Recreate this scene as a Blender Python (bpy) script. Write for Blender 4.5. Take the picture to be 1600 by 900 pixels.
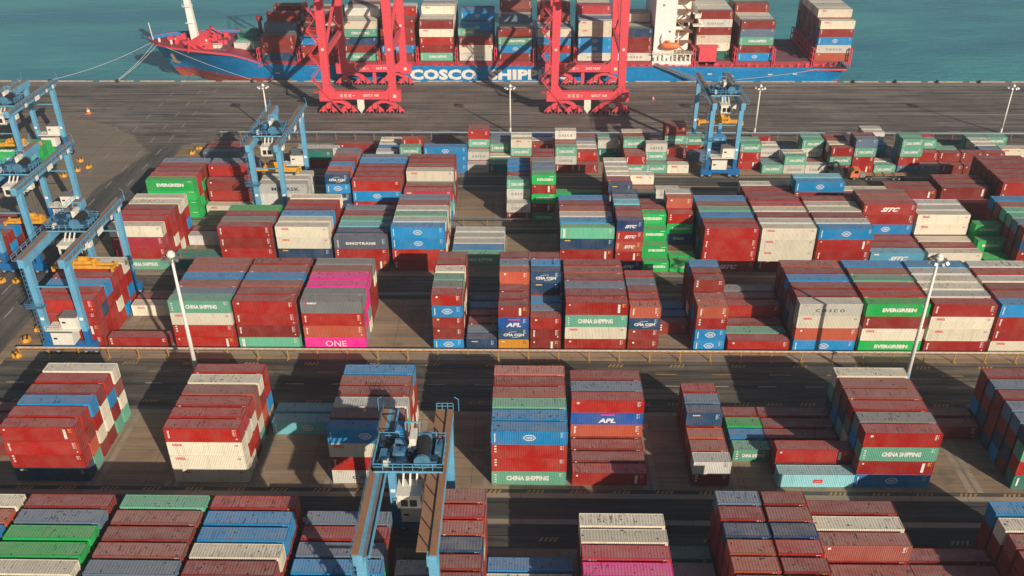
import bpy, math, random
import numpy as np
from mathutils import Vector, Matrix
R = math.radians
scene = bpy.context.scene
for o in list(bpy.data.objects): bpy.data.objects.remove(o)
random.seed(7)

# ------------------------------------------------------------------ camera
CAM_H = 103.594
pt, yw, rl = R(30.5026), R(-1.06745), R(-0.27588)
fw = Vector((math.sin(yw)*math.cos(pt), math.cos(yw)*math.cos(pt), -math.sin(pt)))
rt = Vector((math.cos(yw), -math.sin(yw), 0)); up = rt.cross(fw)
r2 = math.cos(rl)*rt + math.sin(rl)*up
u2 = -math.sin(rl)*rt + math.cos(rl)*up
cam_data = bpy.data.cameras.new("camera"); cam = bpy.data.objects.new("camera", cam_data)
scene.collection.objects.link(cam)
m = Matrix((r2, u2, -fw)).transposed().to_4x4(); m.translation = Vector((0, 0, CAM_H)); cam.matrix_world = m
cam_data.sensor_width = 36; cam_data.lens = 36*1415.49/1600
cam_data.clip_start = 1; cam_data.clip_end = 8000
scene.camera = cam

# ------------------------------------------------------------------ sky and sun
SUN_EL = R(25.0)
sh = Vector((-0.575, 0.818))                       # ground direction in which shadows fall
world = bpy.data.worlds.new("World"); scene.world = world; world.use_nodes = True
nt = world.node_tree; bg = nt.nodes["Background"]
sky = nt.nodes.new("ShaderNodeTexSky"); sky.sky_type = 'NISHITA'; sky.sun_disc = False
sky.sun_elevation = SUN_EL
sky.sun_rotation = math.atan2(-sh.x, -sh.y)        # azimuth of the sun, clockwise from +Y
sky.air_density = 1.0; sky.dust_density = 2.0; sky.ozone_density = 1.0
nt.links.new(sky.outputs[0], bg.inputs[0]); bg.inputs[1].default_value = 0.050
sd = bpy.data.lights.new("sun", 'SUN'); sd.energy = 5.0; sd.angle = R(0.5); sd.color = (1.0, 0.885, 0.73)
sun = bpy.data.objects.new("sun", sd); scene.collection.objects.link(sun)
ldir = Vector((sh.x*math.cos(SUN_EL), sh.y*math.cos(SUN_EL), -math.sin(SUN_EL)))
sun.rotation_euler = ldir.to_track_quat('-Z', 'Y').to_euler()
sun.location = (60, -60, 200)
vs = scene.view_settings; vs.view_transform = 'Standard'; vs.look = 'None'; vs.exposure = 0.06; vs.gamma = 1.0
vs.use_curve_mapping = False
scene.render.resolution_x = 1024; scene.render.resolution_y = 576

# ------------------------------------------------------------------ helpers
COL = scene.collection
def tag(o, label=None, cat=None, group=None, kind=None):
    if label: o["label"] = label
    if cat: o["category"] = cat
    if group: o["group"] = group
    if kind: o["kind"] = kind
    return o
def link(name, me, parent=None, loc=None):
    o = bpy.data.objects.new(name, me); COL.objects.link(o)
    if parent: o.parent = parent
    if loc is not None: o.location = loc
    return o
def thing(name, label, cat, loc=(0, 0, 0), group=None, rz=0):
    o = link(name, None, None, loc); o.rotation_euler.z = rz; o.empty_display_size = 1
    return tag(o, label, cat, group)
def copy_tree(o, parent=None):
    c = o.copy(); COL.objects.link(c)
    if parent: c.parent = parent
    for ch in [x for x in CH.get(o.name, [])]: copy_tree(ch, c)
    return c
CH = {}
def reg(o):                                        # remember children of prototype things
    if o.parent: CH.setdefault(o.parent.name, []).append(o)
    return o

class MB:
    def __init__(s): s.v = []; s.f = []; s.m = []
    def add(s, v, f, mi=0):
        n = len(s.v); s.v += [tuple(p) for p in v]
        s.f += [tuple(i+n for i in q) for q in f]; s.m += [mi]*len(f); return s
    def box(s, x0, x1, y0, y1, z0, z1, mi=0):
        v = [(x0,y0,z0),(x1,y0,z0),(x1,y1,z0),(x0,y1,z0),(x0,y0,z1),(x1,y0,z1),(x1,y1,z1),(x0,y1,z1)]
        return s.add(v, [(0,3,2,1),(4,5,6,7),(0,1,5,4),(1,2,6,5),(2,3,7,6),(3,0,4,7)], mi)
    def bar(s, p, q, w, h=None, mi=0, w2=None, h2=None, side=None):   # rectangular beam p->q; optional taper
        p, q = Vector(p), Vector(q); h = w if h is None else h
        w2 = w if w2 is None else w2; h2 = h if h2 is None else h2
        d = (q-p).normalized(); a = Vector(side) if side else (Vector((1,0,0)) if abs(d.x) < .9 else Vector((0,1,0)))
        a = (a - d*a.dot(d)).normalized(); b = d.cross(a)
        v = [p+a*sx*w/2+b*sy*h/2 for sx, sy in ((-1,-1),(1,-1),(1,1),(-1,1))] + \
            [q+a*sx*w2/2+b*sy*h2/2 for sx, sy in ((-1,-1),(1,-1),(1,1),(-1,1))]
        return s.add(v, [(0,3,2,1),(4,5,6,7),(0,1,5,4),(1,2,6,5),(2,3,7,6),(3,0,4,7)], mi)
    def cyl(s, p, q, r, n=10, mi=0, r2=None, cap=True):
        p, q = Vector(p), Vector(q); r2 = r if r2 is None else r2
        d = (q-p).normalized(); a = Vector((1,0,0)) if abs(d.x) < .9 else Vector((0,1,0))
        a = (a - d*a.dot(d)).normalized(); b = d.cross(a)
        v = [p+(a*math.cos(t)+b*math.sin(t))*r for t in [2*math.pi*i/n for i in range(n)]] + \
            [q+(a*math.cos(t)+b*math.sin(t))*r2 for t in [2*math.pi*i/n for i in range(n)]]
        f = [(i, (i+1) % n, n+(i+1) % n, n+i) for i in range(n)]
        if cap: f += [tuple(range(n-1, -1, -1)), tuple(range(n, 2*n))]
        return s.add(v, f, mi)
    def poly_prism(s, pts, axis, a0, a1, mi=0):    # polygon in the plane normal to axis
        n = len(pts)
        def mk(t, a):
            return {'x': (a, t[0], t[1]), 'y': (t[0], a, t[1]), 'z': (t[0], t[1], a)}[axis]
        v = [mk(t, a0) for t in pts] + [mk(t, a1) for t in pts]
        f = [(i, (i+1) % n, n+(i+1) % n, n+i) for i in range(n)] + [tuple(range(n-1, -1, -1)), tuple(range(n, 2*n))]
        return s.add(v, f, mi)
    def rail(s, pts, h=1.1, step=2.0, r=.05, mi=0):  # guard rail along points
        for p, q in zip(pts, pts[1:]):
            p, q = Vector(p), Vector(q); L = (q-p).length; k = max(1, int(L/step))
            for zz in (h, h*.55): s.bar(p+Vector((0,0,zz)), q+Vector((0,0,zz)), r*1.6, mi=mi)
            for i in range(k+1):
                c = p.lerp(q, i/k); s.bar(c, c+Vector((0,0,h)), r*1.6, mi=mi)
        return s
    def mesh(s, name, mats, smooth=False):
        me = bpy.data.meshes.new(name); me.from_pydata(s.v, [], s.f)
        for x in (mats if isinstance(mats, (list, tuple)) else [mats]): me.materials.append(x)
        me.polygons.foreach_set('material_index', s.m)
        if smooth: me.polygons.foreach_set('use_smooth', [True]*len(s.f))
        me.update(); return me
    def build(s, name, mats, parent=None, smooth=False):
        me = s.mesh(name, mats)
        import bmesh
        bm = bmesh.new(); bm.from_mesh(me); bmesh.ops.recalc_face_normals(bm, faces=bm.faces); bm.to_mesh(me); bm.free()
        if smooth: me.polygons.foreach_set('use_smooth', [True]*len(me.polygons))
        return link(name, me, parent)

# ------------------------------------------------------------------ materials
def nodes(name):
    mt = bpy.data.materials.new(name); mt.use_nodes = True; t = mt.node_tree
    return mt, t, t.nodes["Principled BSDF"], t.links
def N(t, typ, **k):
    n = t.nodes.new(typ)
    for a, b in k.items():
        if hasattr(n, a): setattr(n, a, b)
    return n
def noise(t, L, vec, scale, detail=3, rough=.55, stretch=None, rot=0):
    if stretch:
        mp = N(t, "ShaderNodeMapping"); mp.inputs['Scale'].default_value = stretch; mp.inputs['Rotation'].default_value[2] = rot
        L.new(vec, mp.inputs[0]); vec = mp.outputs[0]
    n = N(t, "ShaderNodeTexNoise"); n.inputs['Scale'].default_value = scale
    n.inputs['Detail'].default_value = detail; n.inputs['Roughness'].default_value = rough
    L.new(vec, n.inputs['Vector']); return n.outputs['Fac']
def ramp(t, L, fac, stops):
    r = N(t, "ShaderNodeValToRGB"); e = r.color_ramp.elements
    e[0].position, e[0].color = stops[0][0], (*stops[0][1], 1); e[1].position, e[1].color = stops[-1][0], (*stops[-1][1], 1)
    for p, c in stops[1:-1]:
        x = e.new(p); x.color = (*c, 1)
    L.new(fac, r.inputs[0]); return r.outputs[0]
def mix(t, L, fac, a, b, mode='MIX'):
    n = N(t, "ShaderNodeMix"); n.data_type = 'RGBA'; n.blend_type = mode
    for sock, val in ((0, fac), (6, a), (7, b)):
        if isinstance(val, (int, float)): n.inputs[sock].default_value = val
        elif isinstance(val, tuple): n.inputs[sock].default_value = (*val, 1) if len(val) == 3 else val
        else: L.new(val, n.inputs[sock])
    return n.outputs[2]
def paint(name, col, rough=.45, wear=.35, wcol=(.16, .11, .08), metal=0.0, scale=.6, stretch=(1, 1, .35)):
    mt, t, p, L = nodes(name)
    tc = N(t, "ShaderNodeTexCoord").outputs['Object']
    a = noise(t, L, tc, scale, 6, .65, stretch)
    f = ramp(t, L, a, [(.42, (0, 0, 0)), (.75, (wear, wear, wear))])
    c = mix(t, L, f, col, wcol)
    b = noise(t, L, tc, scale*6, 3)
    g = ramp(t, L, b, [(.3, (.82, .82, .82)), (.7, (1.08, 1.08, 1.08))])
    c = mix(t, L, 1.0, c, g, 'MULTIPLY')
    L.new(c, p.inputs['Base Color']); p.inputs['Roughness'].default_value = rough; p.inputs['Metallic'].default_value = metal
    return mt
def flat(name, col, rough=.5, metal=0.0, emit=0):
    mt, t, p, L = nodes(name); p.inputs['Base Color'].default_value = (*col, 1)
    p.inputs['Roughness'].default_value = rough; p.inputs['Metallic'].default_value = metal
    return mt

def container_material(name, roof=False, attr=False):
    mt, t, p, L = nodes(name)
    tc = N(t, "ShaderNodeTexCoord").outputs['Object']
    if attr:
        col = N(t, "ShaderNodeAttribute", attribute_name="Paint").outputs['Color']
        rnd = N(t, "ShaderNodeAttribute", attribute_name="Rand").outputs['Fac']
    else:
        oi = N(t, "ShaderNodeObjectInfo"); col = oi.outputs['Color']; rnd = oi.outputs['Random']
    off = N(t, "ShaderNodeVectorMath", operation='SCALE'); cmb = N(t, "ShaderNodeCombineXYZ")
    for i in range(3): L.new(rnd, cmb.inputs[i])
    L.new(cmb.outputs[0], off.inputs[0]); off.inputs['Scale'].default_value = 173.0
    add = N(t, "ShaderNodeVectorMath", operation='ADD'); L.new(tc, add.inputs[0]); L.new(off.outputs[0], add.inputs[1])
    v = add.outputs[0]
    # overall brightness drift of the paint from box to box
    hv = N(t, "ShaderNodeMapRange"); hv.inputs[3].default_value = .80; hv.inputs[4].default_value = 1.14
    L.new(rnd, hv.inputs[0]); cc = N(t, "ShaderNodeCombineColor")
    for i in range(3): L.new(hv.outputs[0], cc.inputs[i])
    c = mix(t, L, 1.0, col, cc.outputs[0], 'MULTIPLY')
    if roof:
        dust = noise(t, L, v, .35, 5, .6, (1, 1.8, 1))
        fac = ramp(t, L, dust, [(.30, (.22,)*3), (.72, (.58,)*3)])
        c = mix(t, L, fac, c, (.34, .285, .265))
        st = noise(t, L, v, 1.1, 4, .7, (2.6, .5, 1))
        fs = ramp(t, L, st, [(.545, (0, 0, 0)), (.62, (.92,)*3)])
        gate = noise(t, L, v, .22, 2, .5)
        fg = ramp(t, L, gate, [(.42, (0, 0, 0)), (.60, (1, 1, 1))])
        fs = mix(t, L, 1.0, fs, fg, 'MULTIPLY')
        gr = ramp(t, L, rnd, [(.25, (.12,)*3), (.95, (.95,)*3)]); fs = mix(t, L, 1.0, fs, gr, 'MULTIPLY')
        c = mix(t, L, fs, c, (.032, .023, .020))
        sp = noise(t, L, v, 1.9, 2, .5)
        fp = ramp(t, L, sp, [(.665, (0, 0, 0)), (.685, (.92,)*3)])
        c = mix(t, L, fp, c, (.035, .03, .028))
        p.inputs['Roughness'].default_value = .62
    else:
        st = noise(t, L, v, .8, 5, .65, (1.6, 1.6, .22))
        fs = ramp(t, L, st, [(.52, (0, 0, 0)), (.80, (.36,)*3)])
        c = mix(t, L, fs, c, (.15, .085, .055))
        fd = noise(t, L, v, .30, 3, .6)
        ff = ramp(t, L, fd, [(.40, (0, 0, 0)), (.80, (.16,)*3)])
        c = mix(t, L, ff, c, (.42, .34, .28))
        pn = N(t, "ShaderNodeTexVoronoi"); pn.inputs['Scale'].default_value = .42; L.new(v, pn.inputs['Vector'])
        pg = N(t, "ShaderNodeSeparateColor"); L.new(pn.outputs['Color'], pg.inputs[0])
        c = mix(t, L, 1.0, c, ramp(t, L, pg.outputs[0], [(.0, (.965,)*3), (1.0, (1.03,)*3)]), 'MULTIPLY')
        rs = noise(t, L, v, 3.2, 3, .6)
        fr = ramp(t, L, rs, [(.70, (0, 0, 0)), (.76, (.5,)*3)])
        c = mix(t, L, fr, c, (.10, .045, .025))
        p.inputs['Roughness'].default_value = .50
    L.new(c, p.inputs['Base Color'])
    return mt
M = {}
M['box'] = container_material('container_paint'); M['boxroof'] = container_material('container_roof', roof=True)
M['boxA'] = container_material('container_paint_stuff', attr=True); M['boxroofA'] = container_material('container_roof_stuff', roof=True, attr=True)
M['white'] = paint('white_paint', (.78, .76, .70), .5, .25)
M['lwhite'] = paint('white_lettering', (.80, .79, .74), .5, .55, (.36, .30, .27), scale=2.2, stretch=(1, 1, 1)); M['lred'] = flat('red_lettering', (.62, .03, .04)); M['ldark'] = flat('dark_lettering', (.035, .05, .08))
M['lblue'] = flat('pale_blue_lettering', (.45, .62, .75)); M['lyellow'] = flat('yellow_lettering', (.75, .5, .08)); M['lpink'] = flat('pink_lettering', (.75, .04, .25))
M['steel'] = flat('bare_steel', (.30, .30, .30), .4, .6)
M['cblue'] = paint('light_blue_crane_paint', (.13, .40, .62), .45, .45, (.10, .16, .20))
M['dblue'] = paint('deep_blue_crane_paint', (.005, .15, .42), .45, .30, (.06, .07, .09))
M['mblue'] = paint('grey_blue_machinery_paint', (.075, .22, .36), .5, .55, (.05, .07, .08))
M['cabwhite'] = paint('cab_white', (.80, .76, .66), .45, .15)
M['glass'] = flat('dark_glass', (.02, .025, .03), .12)
M['yellow'] = paint('yellow_paint', (.80, .38, .03), .45, .45, (.12, .07, .03), scale=1.2)
M['dullyellow'] = paint('dull_yellow_paint', (.50, .29, .07), .55, .5, (.14, .09, .05), scale=1.2)
M['orange'] = paint('orange_paint', (.80, .20, .05), .45, .25)
M['tyre'] = flat('tyre_rubber', (.018, .018, .02), .8); M['hub'] = flat('wheel_hub', (.30, .30, .30), .5)
M['black'] = flat('black_parts', (.02, .02, .022), .6)
M['grate'] = paint('walkway_grating', (.20, .19, .19), .7, .5)
M['rust'] = paint('rusty_deck_steel', (.33, .17, .09), .8, .5, (.16, .12, .10), scale=1.5)
M['bright'] = paint('superstructure_white', (.86, .85, .80), .45, .08)
M['cred'] = paint('crane_red_paint', (.76, .075, .10), .42, .22, (.30, .09, .08), scale=.3)
M['dred'] = paint('ship_deck_red', (.36, .035, .045), .55, .5, (.16, .07, .07), scale=.4)
M['hatch'] = paint('hatch_cover_paint', (.22, .085, .11), .6, .5, (.10, .08, .10), scale=.5)
M['hullblue'] = paint('hull_blue_paint', (.002, .21, .50), .38, .22, (.02, .10, .22), scale=.12, stretch=(1, 1, 1.6))
hb = M['hullblue']; t = hb.node_tree; L = t.links; p = t.nodes['Principled BSDF']; src = p.inputs['Base Color'].links[0].from_socket
ob = N(t, "ShaderNodeTexCoord").outputs['Object']; mp = N(t, "ShaderNodeMapping"); mp.inputs['Rotation'].default_value = (R(90), 0, 0); L.new(ob, mp.inputs[0])
bk = N(t, "ShaderNodeTexBrick"); bk.inputs['Scale'].default_value = 1; bk.inputs['Brick Width'].default_value = 9; bk.inputs['Row Height'].default_value = 2.1; bk.inputs['Mortar Size'].default_value = .05; L.new(mp.outputs[0], bk.inputs['Vector'])
c = mix(t, L, ramp(t, L, bk.outputs['Fac'], [(.3, (0,)*3), (.9, (.35,)*3)]), src, (.01, .09, .22))
rn = noise(t, L, ob, .9, 4, .6, (1.2, 1, .12)); c = mix(t, L, ramp(t, L, rn, [(.60, (0,)*3), (.74, (.5,)*3)]), c, (.12, .12, .13))
sc = noise(t, L, ob, .35, 5, .7, (.25, 1, 1.6)); c = mix(t, L, ramp(t, L, sc, [(.58, (0,)*3), (.70, (.4,)*3)]), c, (.10, .26, .46))
L.new(c, p.inputs['Base Color'])
M['boot'] = paint('antifouling_red', (.36, .06, .045), .55, .4, (.18, .08, .06), scale=.3)
M['rope'] = flat('mooring_rope', (.55, .53, .47), .8)
M['concrete'] = paint('pale_concrete', (.36, .31, .25), .85, .55, (.17, .14, .12), scale=.5, stretch=(1, 1, 1))
M['kerb'] = paint('worn_kerb_paint', (.50, .45, .38), .8, .8, (.20, .13, .09), scale=.7, stretch=(1, 1, 1))
M['darkblue'] = paint('oily_blue_machinery', (.018, .06, .13), .4, .5, (.02, .02, .02))
M['hazard'] = flat('hazard_black', (.02, .02, .02), .8)
M['line'] = paint('worn_road_paint', (.42, .38, .32), .8, .85, (.10, .09, .08), scale=.8, stretch=(1, 1, 1))
M['yline'] = paint('worn_yellow_paint', (.46, .27, .08), .8, .85, (.10, .09, .08), scale=.8, stretch=(1, 1, 1))
M['greygreen'] = flat('machinery_green', (.06, .20, .18), .5)
M['cratewhite'] = flat('sign_white', (.80, .80, .78), .4)
LAYOUT = """
D -84.9 40 2.83 rrrr,rrrg,rbbb,rrrb,rrro,rrrw
D -71.7 40 2.83 rrrr,rrrw,rrrg,rrrg,rrrs,rrrr
D -58.0 40 2.83 rrrr,rrrs,rrrp,rrrr,rrrp,rrrT
D -44.95 40 2.83 rrrr,rrrr,rrrw,rrrb,rrrb,rrRR
D -31.7 40 2.83 rrr,rrn,rrb,rgs,rrR,rrs
D -18.2 20 2.6 r,rb,rc,rW,-,-
D -11.6 20 2.6 rrrrr,rrrrr,rrrrn,rrrwo,rrrrR,rrrrp
D -5.44 40 2.6 r,r,w,W,b,-
D 7.8 40 2.83 rrr,rrm,rrm,rrq,rrw,rrw
D 20.4 20 2.6 r,r,rk,rk,rG,-
D 26.9 20 2.6 rrrrr,rrrro,rrrro,rrrrn,rrrrr,rrrrs
D 33.35 20 2.6 rrrrr,rrrrr,rrrrR,rrrrn,rrrrp,rrrrr
D 40.1 40 2.83 rr,rrr,rrr,rrRp,rrrw,rrrr
D 53.6 40 2.6 r,r,rn,rr,rr,-
D 66.1 40 2.83 rrrr,rrrr,rrrr,rrrp,rrrw,rrrb
C -97.6 40 2.6 -,-,r,r,r,r
C -84.3 40 2.83 nRRR,torR,rwRb,rwwr,trbR,twpw
C -57.87 40 2.83 wwwR,wRwR,rRwR,twop,rorw,wbRR
C -44.6 40 2.83 -,-,-,-,c,c
C -31.7 40 2.83 WRwb,wwrp,rRtV,rwRr,rRwp,wRRb
C -5.55 40 2.83 tRRb,rrrb,rrrt,rrrp,rrrr,rrrP
C 7.65 40 2.6 R,r,r,roAR,rrrs,rrrr
C 27.16 20 2.6 rV,rp,ro,rrn,rrs,rrR
C 35.02 20 2.6 -,-,t,b,g,r
C 41.18 40 2.6 C,rR,r,r,r,r
C 53.47 40 2.83 bRtR,rsbk,nwkR,rtnp,rbkp,kntw
C 66.4 40 2.83 -,-,-,-,r,r
C 79.03 40 2.83 GRtn,rnrs,bnrs,nrrr,rnrs,nbrr
B -97.55 40 2.83 RRRR,RRnR,RRRb,RwRR,bRRR,RbRw
B -84.42 40 2.6 R,-,-,-,w,r
B -70.64 40 2.83 RRwt,rrRs,rrrp,rnRb,rrRp,rrRp
B -57.8 40 2.83 TrRR,rrrr,rrrp,rrrb,rrrp,rrrr
B -44.52 40 2.83 moRK,kmmk,wtmm,rRrm,rRrp,rRwk
B -18.62 20 2.6 brrbR,rwrnk,rrwrt,rwwrw,rwrrr,rrrrp
B -11.97 20 2.6 n,s,r,r,b,n
B -5.52 20 2.6 yNAr,rrrr,rrrr,rrroo,rrrrs,rrrrr
B 0.87 20 2.6 rrR,rrs,rrb,rrrnN,rrrrb,rrrrr
B 7.68 40 2.83 RwtR,rrrr,rrrs,rrrr,rrrp,rrrr
B 20.36 20 2.6 rrNo,rrrR,rrrr,rrrs,rrrR,-
B 27.09 20 2.6 -,-,r,b,b,-
B 33.51 20 2.6 bbRo,rrbp,rnrrr,rwrrr,rrrrb,rrrr
B 40.25 40 2.6 R,t,r,rR,rr,rk
B 53.24 40 2.83 bowW,rkkr,rnkr,nrrb,rkrr,rrrp
B 66.29 40 2.83 gwrg,rrrR,rrrR,rrrt,rrrp,rrrb
B 79.15 40 2.83 RwwR,rrrV,rrrw,rrrw,rrrV,rrrb
B 92.24 40 2.83 wRRb,rrrp,rrrr,rrrw,rrrR,rrrV
B 105.3 40 2.83 rrrr,rbrw,rrrr,rnrb,rrrr,rrrw
A -133.2 40 2.6 rrr,rbr,rrb,rrr,rbr,rr
A -95.52 40 2.83 tRqw,RRRR,RwRR,wRRr,RRRw,RbRw
A -82.77 40 2.6 G,G,-,-,V,r
A -70.46 40 2.83 rRrR,rrrk,rrrr,rrrg,r,r
A -57.29 40 2.83 rnww,rwrw,rrrb,rwrr,rrRR,rwrw
A -44.16 40 2.83 rRS,rrn,rrc,rrt,rrr,rrs
A -30.85 40 2.83 RRbb,twrV,rwrt,wrwV,rwrp,rtws
A -17.61 40 2.6 -,t,b,V,V,V
A 7.59 40 2.83 rRnT,rrrb,rrrw,rrrp,rrrr,rrrb
A 20.35 20 2.6 BRDEB,rrrrp,rrrrr,rrbbc,rrrbs,rrrrn
A 26.8 20 2.6 g,gg,ggg,gggg,gggr,gggr
A 33.14 20 2.6 g,g,r,rIgR,rrrRo,rrrrV
A 40.27 40 2.83 ERRR,rnrr,kbrb,rnrt,rsrp,rrrb
A 53.17 40 2.83 rwww,rrrV,rrrr,rrrw,rrrq,rrrr
A 65.98 40 2.83 rRRb,rrrV,rrrr,rrrw,rrrw,rrrr
A 78.55 40 2.6 rF,rr,rr,rrbRE,rrrrp,rrrrp
A 91.61 40 2.6 rw,rr,rw,rrww,rrwV,rrwV
A 105.58 20 2.6 g,g,gg,ggg,g,G
A 111.74 40 2.83 rRnr,rrrs,bkrt,rnrT,rbrp,nrrb
E -96.41 40 2.83 gggg,ggRq,grgr,rgrr,rrrs,-
E -83.31 40 2.83 -,w,rRr,rrrR,rrrs,-
E -67.83 40 2.6 VVVM,rVVV,rVVV,-,-,-
E -50.74 20 2.6 gnNbN,rrwro,rrrrb,rrrwr,rrrrp,rrrrs
E -44.04 40 2.83 rRbR,rrrr,rrrR,rrrr,rrrb,rrrs
E -31.15 40 2.83 btq,wtr,brtw,rtrp,rrwr,rrrr
E -5.13 20 2.6 rW,rVWt,rrrr,rrrb,rrrb,rrrb
E 1.2 20 2.6 grgRg,rrrrs,rrrrs,rrrrk,rrrrr,rrrrr
E 7.78 40 2.6 -,-,-,-,g,-
E 20.35 20 2.6 rrrn,rrrp,rrrw,rrrw,rrrV,rrrw
E 26.51 20 2.6 rrG,rrp,rrrw,-,-,-
E 32.89 20 2.6 r,rtW,-,-,-,-
E 54.96 40 2.6 rrr,rrr,rrw,-,-,-
E 67.25 40 2.83 rnrb,rrnc,-,-,-,-
E 79.54 40 2.6 rrr,rrw,-,-,-,-
E 91.83 40 2.6 rb,rrr,rrr,-,-,-
E 105.32 40 2.83 rR,rrr,rrr,rrr,-,-
E 118.47 40 2.83 rbRR,rrrr,rnrr,rrrr,rkrr,rrrr
F -154 40 2.6 ggg,ggg,gg,gg,g,-
F -96.08 40 2.6 -,-,-,s,r,r
F -68.67 40 2.6 -,rG,-,-,V,-
F -56.84 40 2.6 -,-,-,-,-,r
F -43.44 20 2.6 -,rV,rb,rw,rw,-
F -36.22 20 2.6 rrt,rr,rrR,-,-,-
F -29.33 40 2.6 bbb,-,-,-,-,-
F -17.04 20 2.6 W,rW,rrtR,rrrp,-,-
F -10.88 20 2.6 G,t,w,rt,rs,rs
F -4.72 20 2.6 r,y,rtw,rrw,-,-
F 1.44 20 2.6 r,r,r,rr,rw,rb
F 7.98 20 2.6 rWt,rrp,rrrW,-,-,-
F 14.21 20 2.6 r,rR,rW,rW,rs,rp
F 20.97 20 2.6 -,-,-,-,GV,Gt
F 27.77 20 2.6 tR,rp,rrt,rrr,rrw,-
F 33.93 20 2.6 t,rtW,-,-,-,-
F 40.09 20 2.6 w,r,rr,rrtr,rrrr,-
F 47.03 20 2.6 -,-,-,s,-,Rt
F 53.24 20 2.6 -,-,-,n,n,rb
F 60.81 20 2.6 -,RRt,rrt,rs,-,-
F 66.97 20 2.6 t,s,rW,tw,-,tr
F 71.96 20 2.6 -,-,-,-,b,-
F 73.13 20 2.6 Wt,tw,-,-,-,-
F 79.29 20 2.6 W,r,rWt,rtt,-,-
F 85.78 20 2.6 rtR,rrw,rrr,rrr,-,-
F 92.22 20 2.6 RRts,rrrr,-,-,-,-
F 98.66 20 2.6 t,w,-,rb,nnW,nnW
F 105.19 20 2.6 sRtt,rbtt,-,-,-,-
F 111.35 20 2.6 k,rR,rrt,rrR,-,-
F 117.68 20 2.6 r,rr,rt,t,G,t
F 124.01 20 2.6 r,rr,-,-,-,-
F 130.17 20 2.6 -,rr,rs,tw,tw,tt
F 136.38 20 2.6 -,w,rw,w,-,tt
F 142.52 20 2.6 -,w,rw,-,-,-
"""
# ------------------------------------------------------------------ ground, roads, water
def ground_material(name, base, dark, light, streak=.5, seed=0, scale=1.0, rough=.85, axis=0, amt=1.0):
    mt, t, p, L = nodes(name)
    g = N(t, "ShaderNodeNewGeometry").outputs['Position']
    ad = N(t, "ShaderNodeVectorMath", operation='ADD'); L.new(g, ad.inputs[0]); ad.inputs[1].default_value = (seed*31.7, seed*17.3, 0)
    v = ad.outputs[0]
    lo = (.03, .55, 1) if axis == 0 else (.55, .03, 1)
    big = noise(t, L, v, .035*scale, 5, .6)
    c = mix(t, L, ramp(t, L, big, [(.35, (0,)*3), (.65, (1,)*3)]), base, light)
    st = noise(t, L, v, .9, 5, .65, lo)
    c = mix(t, L, ramp(t, L, st, [(.38, (.9*streak,)*3), (.60, (0,)*3)]), c, dark)
    st2 = noise(t, L, v, 2.6, 3, .6, lo)
    c = mix(t, L, ramp(t, L, st2, [(.55, (0,)*3), (.72, (.6*streak,)*3)]), c, dark)
    st3 = noise(t, L, v, 1.7, 3, .6, lo)
    c = mix(t, L, ramp(t, L, st3, [(.58, (0,)*3), (.70, (.5*streak,)*3)]), c, light)
    bl = noise(t, L, v, .22*scale, 5, .7)
    c = mix(t, L, ramp(t, L, bl, [(.55, (0,)*3), (.72, (.55*amt,)*3)]), c, dark)
    oil = noise(t, L, v, 1.3, 3, .5)
    c = mix(t, L, ramp(t, L, oil, [(.70, (0,)*3), (.76, (.7*amt,)*3)]), c, (.02, .018, .017))
    fine = noise(t, L, v, 9.0, 2, .6)
    c = mix(t, L, 1.0, c, ramp(t, L, fine, [(.3, (.86,)*3), (.7, (1.1,)*3)]), 'MULTIPLY')
    # slab joints
    br = N(t, "ShaderNodeTexBrick"); br.offset = 0; br.inputs['Scale'].default_value = 1
    br.inputs['Brick Width'].default_value = 9.0; br.inputs['Row Height'].default_value = 6.0
    br.inputs['Mortar Size'].default_value = .07; L.new(v, br.inputs['Vector'])
    jf = ramp(t, L, br.outputs['Fac'], [(.3, (0,)*3), (.8, (.45,)*3)])
    c = mix(t, L, jf, c, (.03, .028, .026))
    L.new(c, p.inputs['Base Color']); p.inputs['Roughness'].default_value = rough
    return mt
GM = {
 'yard': ground_material('yard_concrete', (.265, .185, .115), (.085, .066, .052), (.38, .275, .175), .5, 0),
 'road': ground_material('worn_asphalt', (.082, .074, .064), (.015, .015, .016), (.20, .165, .125), .85, 1),
 'aisle': ground_material('asphalt_painted_shade', (.048, .045, .042), (.010, .010, .011), (.12, .10, .085), .9, 7),  # darker copy of the road asphalt, shade between the stacks painted into its colour
 'roadv': ground_material('worn_asphalt_cross_road', (.085, .080, .074), (.036, .035, .034), (.16, .14, .115), .8, 5, axis=1),
 'apron': ground_material('quay_apron_concrete', (.155, .128, .106), (.036, .034, .035), (.27, .225, .185), .95, 2),
 'sand': ground_material('dusty_concrete', (.24, .19, .145), (.13, .11, .09), (.30, .24, .185), .4, 3),
 'beam': ground_material('runway_beam_concrete', (.30, .24, .18), (.15, .125, .105), (.36, .29, .22), .5, 4),
}
def sheet(name, x0, x1, y0, y1, z, mat):
    o = MB().add([(x0,y0,z),(x1,y0,z),(x1,y1,z),(x0,y1,z)], [(0,1,2,3)]).build(name, mat); return tag(o, kind='structure')
def slabs(name, rects, z, mat):
    b = MB()
    for x0, x1, y0, y1 in rects: b.add([(x0,y0,z),(x1,y0,z),(x1,y1,z),(x0,y1,z)], [(0,1,2,3)])
    return tag(b.build(name, mat), kind='structure')
QY = 325.2                                          # quay edge
g = MB().box(-900, 900, -250, QY, -9, 0).build('ground', GM['yard']); tag(g, kind='structure')
slabs('quay_apron', [(-900, 900, 262.0, QY-3.2)], .004, GM['apron'])
slabs('yard_road', [(-104, 900, 130.9, 147.5), (-104, 900, 170.6, 181.4), (-104, 900, 202.6, 206.5), (-104, 900, 228.6, 239.6)], .004, GM['road'])
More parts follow.
